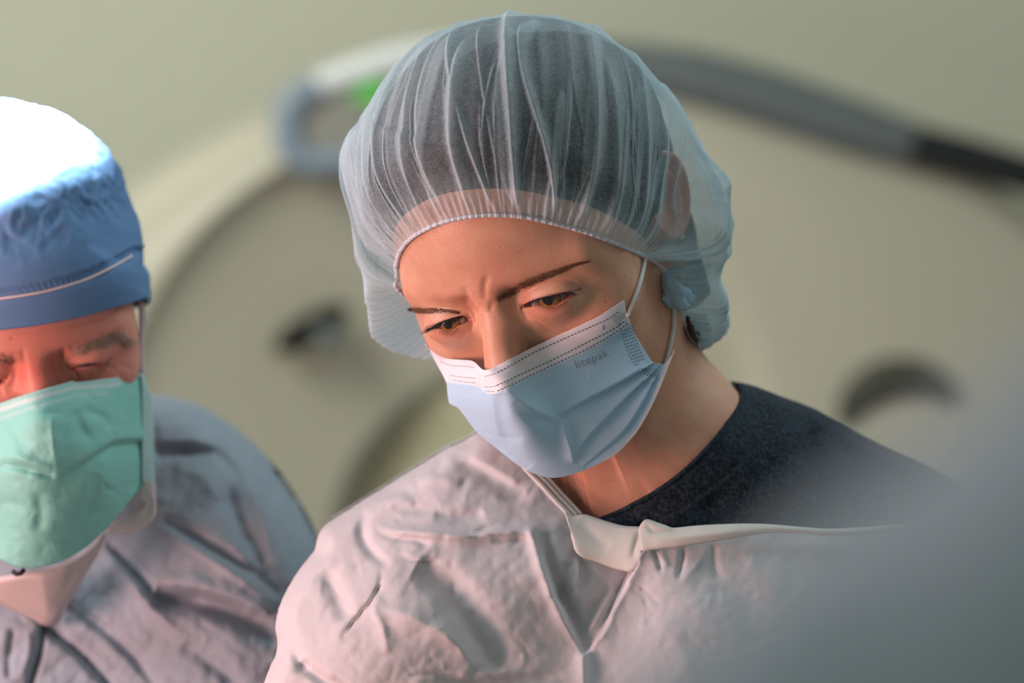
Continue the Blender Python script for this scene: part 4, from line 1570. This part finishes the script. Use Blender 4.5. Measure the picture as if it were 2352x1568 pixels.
for k, (a, b2) in enumerate((((0, 0), (14, -4)), ((15, -4), (24, -8)), ((25, -8), (32, -12)))):
    L = np.array([(1196, 1072), (1212, 1090), (1235, 1112), (1262, 1142), (1290, 1172), (1306, 1190)], float)
    strip('neck_strap', L + np.array(a), L + np.array(b2) + np.array([0, 0]), lambda Q: g_Y(Q) - 3.5 + 1.2 * k, bind_m, gown, 40, 6, 1.0)


# ================================================================== THE MAN
MP = Pose(8, 30, -10, 0.96, (0, 0, 0))
_e = MP.w(np.array([[31, -9.0, -5], [-31, -9.0, -5]])).mean(0)
MP.T = put(86, 857, 0.105) - _e
ML = np.array([31.0, 1, 0]); MR = np.array([-31.0, 1, 0])
EYE_C[:] = [ML, MR]


def man_sdf(P):
    d = head_sdf(P)
    return su(d, cap(P, (0, 86, -50), MP.l(put(130, 1500, 0.27)), 46, 58), 16)


def slit(c, w=12.5, h=1.6):
    a = np.linspace(0, 2 * np.pi, 14, endpoint=False)
    Pm = c + np.stack([w * np.cos(a), np.full(14, -13.0), -4.5 + h * np.sin(a) - 0.6 * np.cos(2 * a)], 1)
    return seen(MP.w(Pm))


man_skin = skin_material('man_skin', (0.62, 0.27, 0.21), (0.58, 0.16, 0.12), 0.5)
man = thing('person', 'man looking down in a solid blue surgical cap and green face mask', 'person', tuple(put(100, 1540, 0.2)))
mcr = [([(150, 800), (140, 815), (143, 832)], 1.6, 6), ([(52, 800), (55, 830), (60, 850)], 1.2, 6),
       ([(150, 833), (185, 822), (225, 822), (268, 830)], 1.6, 5), ([(150, 850), (190, 862), (240, 862), (270, 850)], 1.0, 5),
       ([(270, 838), (290, 842), (306, 850)], 0.7, 4), ([(40, 765), (110, 758), (180, 742), (270, 722)], 0.9, 5), ([(262, 850), (285, 870), (300, 890)], 0.7, 4)]
mti = [('red', [(60, 860), (110, 850)], 0.8, 40), ('red', [(150, 780), (60, 800)], 0.4, 50), ('dark', [(155, 838), (262, 838)], 0.5, 5)]
make_skin(MP, man_sdf, [(ML, slit(ML)), (MR, slit(MR))], mcr, mti, [], man_skin, 'body', man)
eye2 = eye_material('grey_eye', (0.06, 0.08, 0.09), (0.03, 0.04, 0.05))
for c in (ML, MR):
    g_ = seen(MP.w((c + np.array([0, -11, -5.5]))[None]))[0]
    eyeball('eye', MP, c, g_, eye2, man)
grey_hair = plain('grey_brow_hair', (0.44, 0.31, 0.25), 0.6)


def man_brow(spine, lean, n, L0):
    sp = resample(smooth_poly(spine, 6), 120)
    r = np.random.default_rng(9)
    tg = np.gradient(sp, axis=0); tg /= np.linalg.norm(tg, axis=1)[:, None]; nm = np.stack([tg[:, 1], -tg[:, 0]], 1)
    i = (r.random(n) * 119).astype(int)
    p0 = sp[i] + nm[i] * r.normal(0, 7, n)[:, None]
    an = lean + r.normal(0, 0.3, n)
    d = tg[i] * np.cos(an)[:, None] + nm[i] * np.sin(an)[:, None]
    W, NN = surf_at(MP, man_sdf, np.vstack([p0 + d * L0 * k / 3 for k in range(4)]))
    W = W.reshape(4, n, 3); NN = NN.reshape(4, n, 3)
    W = W + NN * np.array([0, 0.001, 0.0018, 0.0022])[:, None, None]
    strands([W[:, j] for j in range(n)], 0.00018, grey_hair, 'eyebrow', man, 3)


man_brow([(165, 815), (200, 802), (240, 786), (270, 776), (292, 792)], 0.5, 330, 22)
man_brow([(30, 830), (10, 825), (-30, 830)], -0.5, 120, 20)

# cap
MC = MP.w(np.array([[0, 80, 40.0]]))[0]
MC = put(75, 545, MC[1])
m_out = smooth_poly([(329, 690), (329, 655), (327, 625), (312, 602), (299, 585), (297, 560), (294, 510), (288, 462), (276, 412), (258, 372), (228, 332), (190, 298), (150, 270),
                     (105, 250), (60, 240), (10, 235), (-50, 245), (-110, 280), (-160, 350), (-180, 450), (-185, 560), (-185, 700), (-170, 790), (75, 880), (300, 780)], 6, True)
_v = m_out - np.array([75, 545]); a_ = np.arctan2(-_v[:, 1], _v[:, 0]); o_ = np.argsort(a_); a_ = a_[o_]; r2_ = np.hypot(*_v[o_].T)
_mph = np.r_[a_ - 2 * np.pi, a_, a_ + 2 * np.pi]; _mrs = np.r_[r2_, r2_, r2_] * (CD + MC[1]) / FP


def m_env(D):
    R = np.interp(np.arctan2(D[:, 2], D[:, 0]), _mph, _mrs)
    ry = np.where(D[:, 1] < 0, 0.112, 0.12)
    return 1 / np.sqrt((D[:, 0] ** 2 + D[:, 2] ** 2) / R ** 2 + D[:, 1] ** 2 / ry ** 2)


edge = np.array([(-160, 790), (-110, 770), (-50, 755), (0, 747), (60, 740), (115, 731), (160, 722), (205, 711), (250, 700), (290, 691), (318, 684)], float)
eW, eN = surf_at(MP, man_sdf, edge)
eW = eW + eN * 0.004
bk = np.array([put(328, 684, MC[1] - 0.0), put(318, 690, MC[1] + 0.05), put(230, 700, MC[1] + 0.10), put(80, 720, MC[1] + 0.12), put(-80, 740, MC[1] + 0.10), put(-175, 770, MC[1] + 0.03)])
ml = np.vstack([eW, bk]); ml = np.vstack([smooth_poly(ml, 8, True), smooth_poly(ml, 8, True)[:1]])
ml = resample(ml, 601)[:-1]
mE = ml - MC; mr = np.linalg.norm(mE, axis=1); mE /= mr[:, None]
mp_ = MP.dir(np.array([0, 0.75, 0.66]))
mo = np.arccos(np.clip(mE @ mp_, -1, 1))
nv = 150; v_ = np.linspace(0.0, 1, nv)
DM = (np.sin((1 - v_)[None] * mo[:, None])[..., None] * mp_ + np.sin(v_[None] * mo[:, None])[..., None] * mE[:, None]) / np.sin(mo)[:, None, None]
Df2 = DM.reshape(-1, 3)
en = m_env(Df2).reshape(600, nv)
sk = march(man_sdf, MP.l(MC[None])[0], Df2[:] @ MP.R, 230.0, 50).reshape(600, nv) * MP.k
facing = sstep(0.1, 0.75, -Df2[:, 1]).reshape(600, nv)
rM = np.maximum(en * (1 - facing) + np.minimum(en, sk + 0.011) * facing, sk + 0.0045)
bb = sstep(0.80, 1.0, v_)[None] * facing
rM = rM * (1 - bb) + np.maximum(mr[:, None], sk + 0.003) * bb
PM = MC + DM * rM[..., None]
pq = seen(PM.reshape(-1, 3))
cord_line = smooth_poly([(-160, 712), (-60, 698), (0, 686), (60, 677), (120, 665), (200, 641), (260, 614), (300, 592), (306, 588)], 5)
sdm, _ = signed(pq, cord_line)
fr_ = (Df2[:, 1] < 0.15)
band_in = np.exp(-((sdm + 13) / 11) ** 4) * fr_
rum = np.abs(fbm(Df2, 31, 3, 0.8)); rum2 = np.abs(fbm(Df2, 37, 3, 2.0))
top_ = sstep(-40, -150, sdm)
disp = 0.002 - 0.006 * np.clip(rum, 0, 0.6) * top_ - 0.0045 * np.clip(rum2, 0, 0.35) * top_ - 0.0016 * np.abs(fbm(Df2, 41, 2, 4.5)) * top_ - 0.0022 * band_in + 0.0004 * np.sin(pq[:, 0] * 0.9) * band_in
disp = disp + 0.0014 * np.exp(-((sdm + 26) / 3) ** 2) * fr_ - 0.0014 * np.exp(-(sdm / 3.5) ** 2) * fr_
PM = PM + DM * disp.reshape(600, nv, 1)
mcap_m = nonwoven('blue_cap_nonwoven', (0.12, 0.25, 0.47), 0.7, 0.08, 0.5, 900, wrinkle=0.04)
mcap = mesh_obj('surgical_cap', PM.reshape(-1, 3), grid_faces(600, nv, True), mcap_m, man)
md = mcap.modifiers.new('thickness', 'SOLIDIFY'); md.thickness = 0.0007; md.offset = -1
tag(mcap, "solid mid blue surgical cap with a corded band on the man's head")


def on_env(px, C, env, extra=0.0):
    O = np.array([0, -CD, CZ]); W = put(px[:, 0], px[:, 1], 0.0); D = W - O; D /= np.linalg.norm(D, axis=1)[:, None]
    t = np.full(len(px), np.linalg.norm(C - O) - 0.17)
    for i in range(60):
        q = O + t[:, None] * D - C; L = np.linalg.norm(q, axis=1)
        t = t + np.clip(L - env(q / L[:, None]) - extra, -0.01, 0.01) * 0.7
    return O + t[:, None] * D


tree_pts = PM.reshape(-1, 3)
cl = resample(cord_line, 70)
fm = Df2[:, 1] < 0.1
fp = pq[fm]; fP = tree_pts[fm]
cw = np.array([fP[np.argmin(((fp - c) ** 2).sum(1))] for c in cl])
cw = put(cl[:, 0], cl[:, 1], np.convolve(np.pad(cw[:, 1], 3, 'edge'), np.ones(7) / 7, 'valid')) - np.array([0, 0.0012, 0]) - np.array([0, 0.006, 0]) * sstep(0.72, 1.0, np.linspace(0, 1, 70))[:, None]
v, f = tube(cw, 0.0009, 8)
mesh_obj('cord', v, f, plain('pink_white_cord', (0.66, 0.56, 0.58), 0.7), mcap)

# green mask
mmY = TPS([(-80, 945, 135), (0, 925, 98), (60, 902, 76), (110, 888, 78), (172, 874, 100), (240, 869, 112), (325, 857, 150), (352, 960, 160), (326, 1110, 150),
           (80, 960, 62), (60, 1060, 66), (150, 1000, 74), (0, 1060, 74), (-80, 1060, 100), (240, 1000, 98), (250, 1100, 98), (200, 1250, 108), (100, 1300, 96), (0, 1290, 100), (80, 1200, 78), (-80, 1240, 130), (150, 1120, 78)], 0.01)
mm_poly = np.vstack([smooth_poly([(-90, 955), (-40, 938), (0, 925), (50, 908), (100, 893), (140, 882), (168, 874), (176, 877), (240, 870), (290, 863), (322, 857)], 4),
                     smooth_poly([(328, 870), (332, 930), (331, 1000), (330, 1060), (328, 1108), (300, 1150), (262, 1195), (235, 1222), (200, 1255), (150, 1285), (100, 1300), (50, 1304), (10, 1290), (-40, 1262), (-90, 1230)], 4)])
mm_folds = [('step', [(135, 1090), (170, 1074), (210, 1050), (245, 1028), (262, 1018), (300, 1014), (322, 1014)][::-1], -5.5, 20, 'a'),
            ('valley', [(125, 1092), (90, 1085), (50, 1074), (0, 1066)], 4.0, 8), ('ridge', [(120, 1072), (80, 1064), (40, 1050), (0, 1044)], 3.5, 10),
            ('valley', [(262, 1018), (263, 1000), (262, 985)], 2, 5), ('ridge', [(120, 950), (122, 1000), (128, 1085)], 4.5, 22), ('valley', [(170, 945), (190, 990), (220, 1015)], 2.5, 14), ('valley', [(20, 960), (40, 1000), (70, 1030)], 2.5, 14),
            ('valley', [(92, 1130), (92, 1180), (88, 1220)], 3, 14), ('valley', [(225, 1090), (210, 1150), (180, 1210)], 3, 14), ('valley', [(236, 1110), (250, 1125), (262, 1118)], 2.0, 5),
            ('valley', [(190, 940), (240, 960), (252, 985)], 2.5, 10), ('valley', [(0, 1150), (50, 1160), (80, 1180)], 2, 12)]
gm, nt, b = nodes('green_mask_nonwoven')
ag = attr(nt, 'band')
c = mixc(nt, ag.outputs['Fac'], (0.20, 0.53, 0.47), (0.56, 0.62, 0.62))
nt.links.new(c, b.inputs['Base Color']); b.inputs['Roughness'].default_value = 0.65
bump(nt, b, noise(nt, 1200, 3), 0.4, 0.0003)
tl = [(-90, 955), (-40, 938), (0, 925), (50, 908), (100, 893), (140, 882), (168, 874), (240, 870), (290, 863), (322, 857)]


def mm_at(V):
    d, _ = dist_poly(V, np.array(tl, float))
    s = (1 - sstep(3, 6, d)) * 0.5 + np.exp(-((d - 15) / 5.5) ** 2) * 0.8 * (V[:, 0] < 280) + np.exp(-((d - 34) / 4) ** 2) * 0.35 * (V[:, 0] < 250)
    return {'band': np.clip(s, 0, 1)}


mmask = sheet('face_mask', mm_poly, mmY, mm_folds, gm, man, 5.0, crumple=0.7, attrs=mm_at, thick=0.0008)
tag(mmask, "green face mask with a pale top seam on the man's nose and chin")
bw_m = nonwoven('pale_green_binding', (0.40, 0.62, 0.60), 0.75, 0.1, 0.4, 1200)
strip('side_binding', [(322, 858), (326, 900), (327, 960), (327, 1020), (327, 1070), (327, 1110)], [(328, 856), (345, 900), (352, 960), (354, 1010), (355, 1070), (356, 1110)],
      lambda Q: mmY(Q) - 2, bw_m, mmask, 50, 8, 1.0)
wt_m = nonwoven('pale_tie_cloth', (0.60, 0.57, 0.62), 0.75, 0.1, 0.3, 1200)
strip('ear_tie', [(316, 690), (318, 730), (316, 780), (314, 830), (318, 858)], [(330, 690), (333, 730), (331, 780), (330, 830), (334, 858)], lambda Q: 168 + 0 * Q[:, 0], wt_m, mmask, 40, 6, 1.0)
wt_m = nonwoven('white_tie', (0.66, 0.62, 0.62), 0.75, 0.1, 0.3, 1200)
strip('tie_strap', [(326, 1108), (318, 1125), (322, 1143), (333, 1150), (322, 1168), (290, 1188), (252, 1205)], [(356, 1108), (358, 1150), (358, 1180), (346, 1200), (326, 1215), (295, 1226), (246, 1223)],
      lambda Q: 146 + 0 * Q[:, 0], wt_m, mmask, 60, 10, 3.0, folds=[('valley', [(330, 1130), (345, 1160), (330, 1190)], 2.5, 7)])

# gown, neck piece
mg_m = nonwoven('blue_grey_gown', (0.30, 0.36, 0.42), 0.85, 0.08, 0.35, 1300, wrinkle=0.05)
mg_l = [(250, 930), (300, 912), (346, 911), (400, 919), (450, 938), (500, 968), (550, 1010), (600, 1062), (650, 1130), (690, 1195), (715, 1250), (735, 1330), (750, 1450), (770, 1600), (800, 1760), (830, 2150)]
mg_poly = np.vstack([smooth_poly(mg_l, 3), [(-420, 2150), (-430, 1500), (-330, 1250), (-160, 1150), (-60, 1120), (60, 1100), (180, 1000)]])
mgY = TPS([(300, 912, 235), (400, 919, 238), (500, 968, 235), (600, 1062, 220), (715, 1250, 190), (770, 1600, 150), (350, 1000, 215), (240, 1240, 172), (130, 1440, 165), (450, 1100, 190), (550, 1300, 150), (350, 1300, 160),
           (600, 1560, 130), (300, 1560, 145), (100, 1650, 140), (-160, 1300, 200), (-160, 1760, 160), (-420, 1500, 290), (-420, 2150, 260), (800, 2150, 160), (200, 2150, 140), (100, 1200, 190), (0, 1400, 160)], 0.01)
mg_folds = [('valley', [(353, 1046), (385, 1036), (430, 1036), (491, 1042), (530, 1075), (550, 1105)], 12, 17),
            ('ridge', [(360, 1010), (430, 1012), (500, 1025)], 5, 14), ('ridge', [(400, 1080), (470, 1090), (500, 1150)], 6, 26),
            ('valley', [(372, 1190), (420, 1215), (477, 1249), (572, 1311), (644, 1366)], 9, 13),
            ('ridge', [(380, 1215), (470, 1275), (570, 1340), (640, 1390)], 5, 12),
            ('valley', [(601, 1100), (620, 1150), (640, 1202), (677, 1306)], 8, 13), ('ridge', [(575, 1110), (600, 1180), (630, 1260)], 4, 12),
            ('valley', [(510, 1090), (535, 1170), (585, 1270), (610, 1330)], 8, 20),
            ('valley', [(355, 1366), (400, 1376), (453, 1380), (549, 1412), (640, 1470)], 22, 24), ('ridge', [(350, 1330), (430, 1342), (530, 1365), (620, 1400)], 9, 22),
            ('valley', [(248, 1249), (285, 1285), (334, 1340), (360, 1380)], 8, 10), ('ridge', [(250, 1280), (300, 1340), (350, 1400), (420, 1460)], 6, 14),
            ('valley', [(150, 1380), (220, 1430), (300, 1500), (360, 1580)], 8, 12),
            ('step', [(100, 1440), (140, 1470), (181, 1500), (248, 1572), (300, 1640)], -5, 16, 'ab'),
            ('valley', [(100, 1445), (140, 1474), (185, 1508), (250, 1580)], 6, 11, 'ab'),
            ('valley', [(97, 1440), (95, 1480), (82, 1530), (68, 1580)], 8, 7, 'ab'), ('ridge', [(70, 1440), (64, 1500), (50, 1560)], 4, 10),
            ('valley', [(30, 1440), (22, 1500), (20, 1560)], 4, 8), ('valley', [(365, 950), (400, 965), (425, 950)], 4, 10),
            ('valley', [(420, 1480), (500, 1530), (560, 1590)], 7, 20)]
mgown = sheet('isolation_gown', mg_poly, mgY, mg_folds, mg_m, man, 7, roundpx=70, roundmm=50, round_poly=smooth_poly(mg_l, 3), crumple=1.6, cseed=15, back=330)
tag(mgown, "blue grey disposable gown with deep folds on the man's shoulder")
hood_m = nonwoven('pinkish_hood_cloth', (0.60, 0.53, 0.53), 0.85, 0.1, 0.3, 1200)
hp = smooth_poly([(-80, 1330), (-40, 1322), (0, 1322), (50, 1312), (100, 1306), (150, 1292), (200, 1262), (236, 1224), (243, 1228), (236, 1250), (215, 1290), (185, 1340), (155, 1390), (138, 1425), (125, 1436), (100, 1437),
                  (75, 1422), (40, 1406), (0, 1390), (-80, 1370)], 3, True)
sheet('neck_cover', hp, TPS([(0, 1322, 112), (150, 1292, 112), (240, 1224, 138), (115, 1437, 148), (0, 1390, 140), (-80, 1350, 140), (120, 1360, 124)], 0.01),
      [('ridge', [(95, 1320), (105, 1380), (112, 1430)], 3, 30), ('valley', [(180, 1290), (160, 1340), (130, 1400)], 1.5, 12)], hood_m, mgown, 6, roundpx=16, roundmm=10, thick=0.001)
v, f = tube(put(np.array([30, 38, 48, 54]), np.array([1312, 1318, 1316, 1309]), np.array([0.100, 0.098, 0.098, 0.101])), 0.0016, 8)
mesh_obj('dark_knot', v, f, plain('dark_thread', (0.02, 0.02, 0.03), 0.8), mmask)

# ================================================================== person in the near foreground: a gowned arm
fg_m = nonwoven('slate_gown_sleeve', (0.35, 0.43, 0.47), 0.85, 0.0, 0.3, 900)
fgp = thing('person', 'blurred arm in a slate grey gown, very close at the lower right corner', 'person', (0.30, -1.16, 1.30))
A0 = put(2500, 800, -1.225); A1 = put(1400, 1625, -1.225)
ax = (A1 - A0) / np.linalg.norm(A1 - A0)
nrm = np.array([-ax[2], 0, ax[0]]); nrm = nrm if nrm[2] < 0 else -nrm
ts = np.linspace(-0.16, 0.26, 90)
radm = np.interp(ts, [-0.16, -0.06, 0.0, 0.1, 0.26], [0.074, 0.066, 0.060, 0.054, 0.048])
cen = A0 + ax * ts[:, None] + nrm * (radm[:, None] - 0.0015) + np.array([0, 0.01, 0])
fv, ff = tube(cen, radm, 96)
un = fbm(fv, 77, 3, 9.0)
cc_ = np.repeat(cen, 96, 0)
fv[:, :] = cc_ + (fv - cc_) * (1 + 0.05 * un)[:, None]
mesh_obj('gown_sleeve', fv, ff, fg_m, fgp)

# ================================================================== scanner behind them
GY = 2.62


def gp(x, y, Y=GY):
    return put(x, y, Y)


scan = thing('ct_scanner', 'large cream ring shaped scanner housing behind the two people', 'medical scanner', tuple(put(1290, 1875, GY + 0.3) * np.array([1, 1, 0])))
cream, nt, b = nodes('cream_shell')
n1 = noise(nt, 2, 3)
c = mixc(nt, ramp(nt, n1, [(0.3, 0.0), (0.7, 1.0)]), (0.41, 0.41, 0.325), (0.385, 0.385, 0.30))
nt.links.new(c, b.inputs['Base Color']); b.inputs['Roughness'].default_value = 0.5
mpx = (CD + GY) / FP
C0 = np.array([1290, 1885.]); C1 = np.array([1010, 1020.]); C2 = np.array([1262, 1250.])
rings = [(C0, 1800, GY + 0.75), (C0, 1806, GY + 0.3), (C0, 1800, GY + 0.16), (C0, 1782, GY + 0.10), (C0, 1745, GY + 0.06), (C0 * .9 + C1 * .1, 1600, GY + 0.035),
         (C0 * .5 + C1 * .5, 1210, GY), (C0 * .2 + C1 * .8, 930, GY - 0.01), (C0 * .05 + C1 * .95, 775, GY - 0.012), (C1, 728, GY + 0.004), (C1 * .95 + C2 * .05, 690, GY + 0.03),
         (C1 * .6 + C2 * .4, 600, GY + 0.085), (C1 * .2 + C2 * .8, 500, GY + 0.14), (C2, 462, GY + 0.162), (C2, 448, GY + 0.175), (C2, 444, GY + 0.19)]
NT = 240
th = np.linspace(0, 2 * np.pi, NT, endpoint=False)
# densify the profile
par = np.arange(len(rings)); dense = np.linspace(0, len(rings) - 1, 90)
rc = smooth_poly(np.array([[r[0][0], r[0][1], r[1], r[2] * 1000] for r in rings]), 6)
Vg = np.stack([np.stack([(r[0] - 1176 + r[2] * np.cos(th)) * mpx, np.full(NT, r[3] / 1000), CZ + (784 - r[1] + r[2] * np.sin(th)) * mpx], -1) for r in rc], 1)
Vg[..., 2] = np.maximum(Vg[..., 2], 0.002)
mesh_obj('housing', Vg.reshape(-1, 3), grid_faces(NT, len(rc), True), cream, scan)
v = Vg[:, -1]
mesh_obj('bore_back', np.vstack([v, v.mean(0)]), [(i, (i + 1) % NT, NT) for i in range(NT)], plain('bore_olive', (0.42, 0.42, 0.27), 0.6), scan)
grey_t = plain('grey_trim', (0.10, 0.125, 0.13), 0.5)
dark_t = plain('dark_trim', (0.016, 0.02, 0.021), 0.7, 0.2)
pale_t = plain('pale_blue_trim', (0.17, 0.235, 0.29), 0.4)


def arc_band(pts, rads, mat, name, flat=0.6, Y=GY + 0.02):
    q = smooth_poly(pts, 8)
    r = np.interp(np.linspace(0, 1, len(q)), np.linspace(0, 1, len(rads)), rads) * mpx
    v, f = tube(put(q[:, 0], q[:, 1], Y), r, 16, flat)
    return mesh_obj(name, v, f, mat, scan)


arc_band([(1150, 118), (1300, 128), (1450, 148), (1600, 176), (1767, 224), (1951, 284), (2100, 332)], [30, 40, 52, 62, 66, 62, 52], grey_t, 'upper_trim')
arc_band([(2085, 328), (2200, 358), (2352, 400), (2500, 452), (2650, 520)], [46, 50, 46, 46, 40], dark_t, 'upper_trim')
arc_band([(1180, 98), (1000, 120), (883, 144), (760, 184), (700, 212)], [30, 32, 33, 31, 26], plain('pale_trim', (0.60, 0.66, 0.66), 0.4), 'display_frame', 0.8, GY - 0.03)
arc_band([(735, 196), (690, 220), (664, 250), (660, 300), (672, 342), (700, 368), (760, 372), (860, 352), (980, 330)],
         [30, 34, 35, 34, 34, 31, 28, 25, 23], pale_t, 'display_frame', 0.8, GY - 0.03)
scr = np.array([(690, 232), (760, 200), (890, 160), (1100, 130), (1100, 330), (860, 345), (760, 360), (700, 352)], float)
dsp = plain('display_glass', (0.20, 0.21, 0.18), 0.3)
n_ = len(scr)
sv_ = np.vstack([put(scr[:, 0], scr[:, 1], GY - 0.028), put(scr[:, 0], scr[:, 1], GY + 0.03)])
mesh_obj('display_panel', sv_, [tuple(range(n_ - 1, -1, -1)), tuple(range(n_, 2 * n_))] + [(i, (i + 1) % n_, (i + 1) % n_ + n_, i + n_) for i in range(n_)], dsp, scan, smooth=False)
gl, nt, b = nodes('green_indicator')
b.inputs['Base Color'].default_value = (0.05, 0.35, 0.04, 1)
b.inputs['Emission Color'].default_value = (0.10, 0.62, 0.05, 1); b.inputs['Emission Strength'].default_value = 0.22


def disc(cx, cy, rx, ry, Y, thick, mat, name, rot=0, n=40, dome=0.3):
    a = np.linspace(0, 2 * np.pi, n, endpoint=False)
    V = []
    for k, (s, dy) in enumerate([(1, 0.0), (1, -thick * 0.6), (0.93, -thick), (0.5, -thick * (1 + dome)), (0.02, -thick * (1 + dome))]):
        x = rx * s * np.cos(a); y = ry * s * np.sin(a)
        V.append(put(cx + x * math.cos(rot) - y * math.sin(rot), cy + x * math.sin(rot) + y * math.cos(rot), Y + dy))
    V = np.stack(V, 1)
    F = grid_faces(n, 5, True) + [tuple(i * 5 + 4 for i in range(n))]
    return mesh_obj(name, V.reshape(-1, 3), F, mat, scan)


disc(860, 214, 52, 22, GY - 0.028, 0.008, gl, 'green_indicator', -0.25)
hole_t = plain('black_grip', (0.006, 0.007, 0.005), 0.95, 0.05)
disc(715, 755, 98, 34, GY + 0.06, 0.012, hole_t, 'recessed_handle', -0.53)
disc(752, 772, 40, 26, GY + 0.06, 0.02, grey_t, 'handle_lug', 0.4)
disc(1945, 775, 26, 18, GY + 0.02, 0.006, plain('faded_red_label', (0.42, 0.30, 0.27), 0.6), 'label', 0)
# round recess with a dark crescent band for the shade at its top
a = np.linspace(0, 2 * np.pi, 60, endpoint=False)
rr2 = [(150, 0.0), (140, -0.006), (128, -0.006), (118, 0.002), (112, 0.012), (2, 0.014)]
V = np.stack([put(2075 + r * np.cos(a) * 1.05, 985 + r * np.sin(a), GY + 0.0 + dy) for r, dy in rr2], 1)
mesh_obj('speaker_recess', V.reshape(-1, 3), grid_faces(60, len(rr2), True) , cream, scan)
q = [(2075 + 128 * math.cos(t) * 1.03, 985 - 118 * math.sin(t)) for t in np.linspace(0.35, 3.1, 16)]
arc_band(q, [10, 34, 46, 48, 40, 16], plain('recess_shade_dark', (0.045, 0.05, 0.035), 0.6), 'recess_shade', 0.5, GY - 0.015)  # shade inside the top of the recess, put in as a dark band
arc_band([(975, 900), (925, 942), (883, 989), (850, 1032), (829, 1070), (805, 1120), (785, 1180), (778, 1240)], [6, 12, 20, 24, 24, 22, 20, 16], plain('bore_edge', (0.085, 0.085, 0.06), 0.6), 'bore_seal', 0.4, GY + 0.145)

# ================================================================== the room
wall_m = plain('olive_beige_paint', (0.56, 0.59, 0.47), 0.8, 0.2)


def slab(name, lo, hi, mat):
    lo = np.array(lo, float); hi = np.array(hi, float)
    V = np.array([[x, y, z] for x in (lo[0], hi[0]) for y in (lo[1], hi[1]) for z in (lo[2], hi[2])])
    F = [(0, 1, 3, 2), (4, 6, 7, 5), (0, 4, 5, 1), (2, 3, 7, 6), (0, 2, 6, 4), (1, 5, 7, 3)]
    o = mesh_obj(name, V, F, mat, None, smooth=False)
    tag(o, kind='structure')
    return o


slab('wall_back', (-3.2, 3.9, 0), (3.2, 4.02, 3.0), wall_m)
slab('floor', (-3.2, -2.4, -0.1), (3.2, 4.02, 0), plain('grey_vinyl', (0.30, 0.31, 0.30), 0.5))
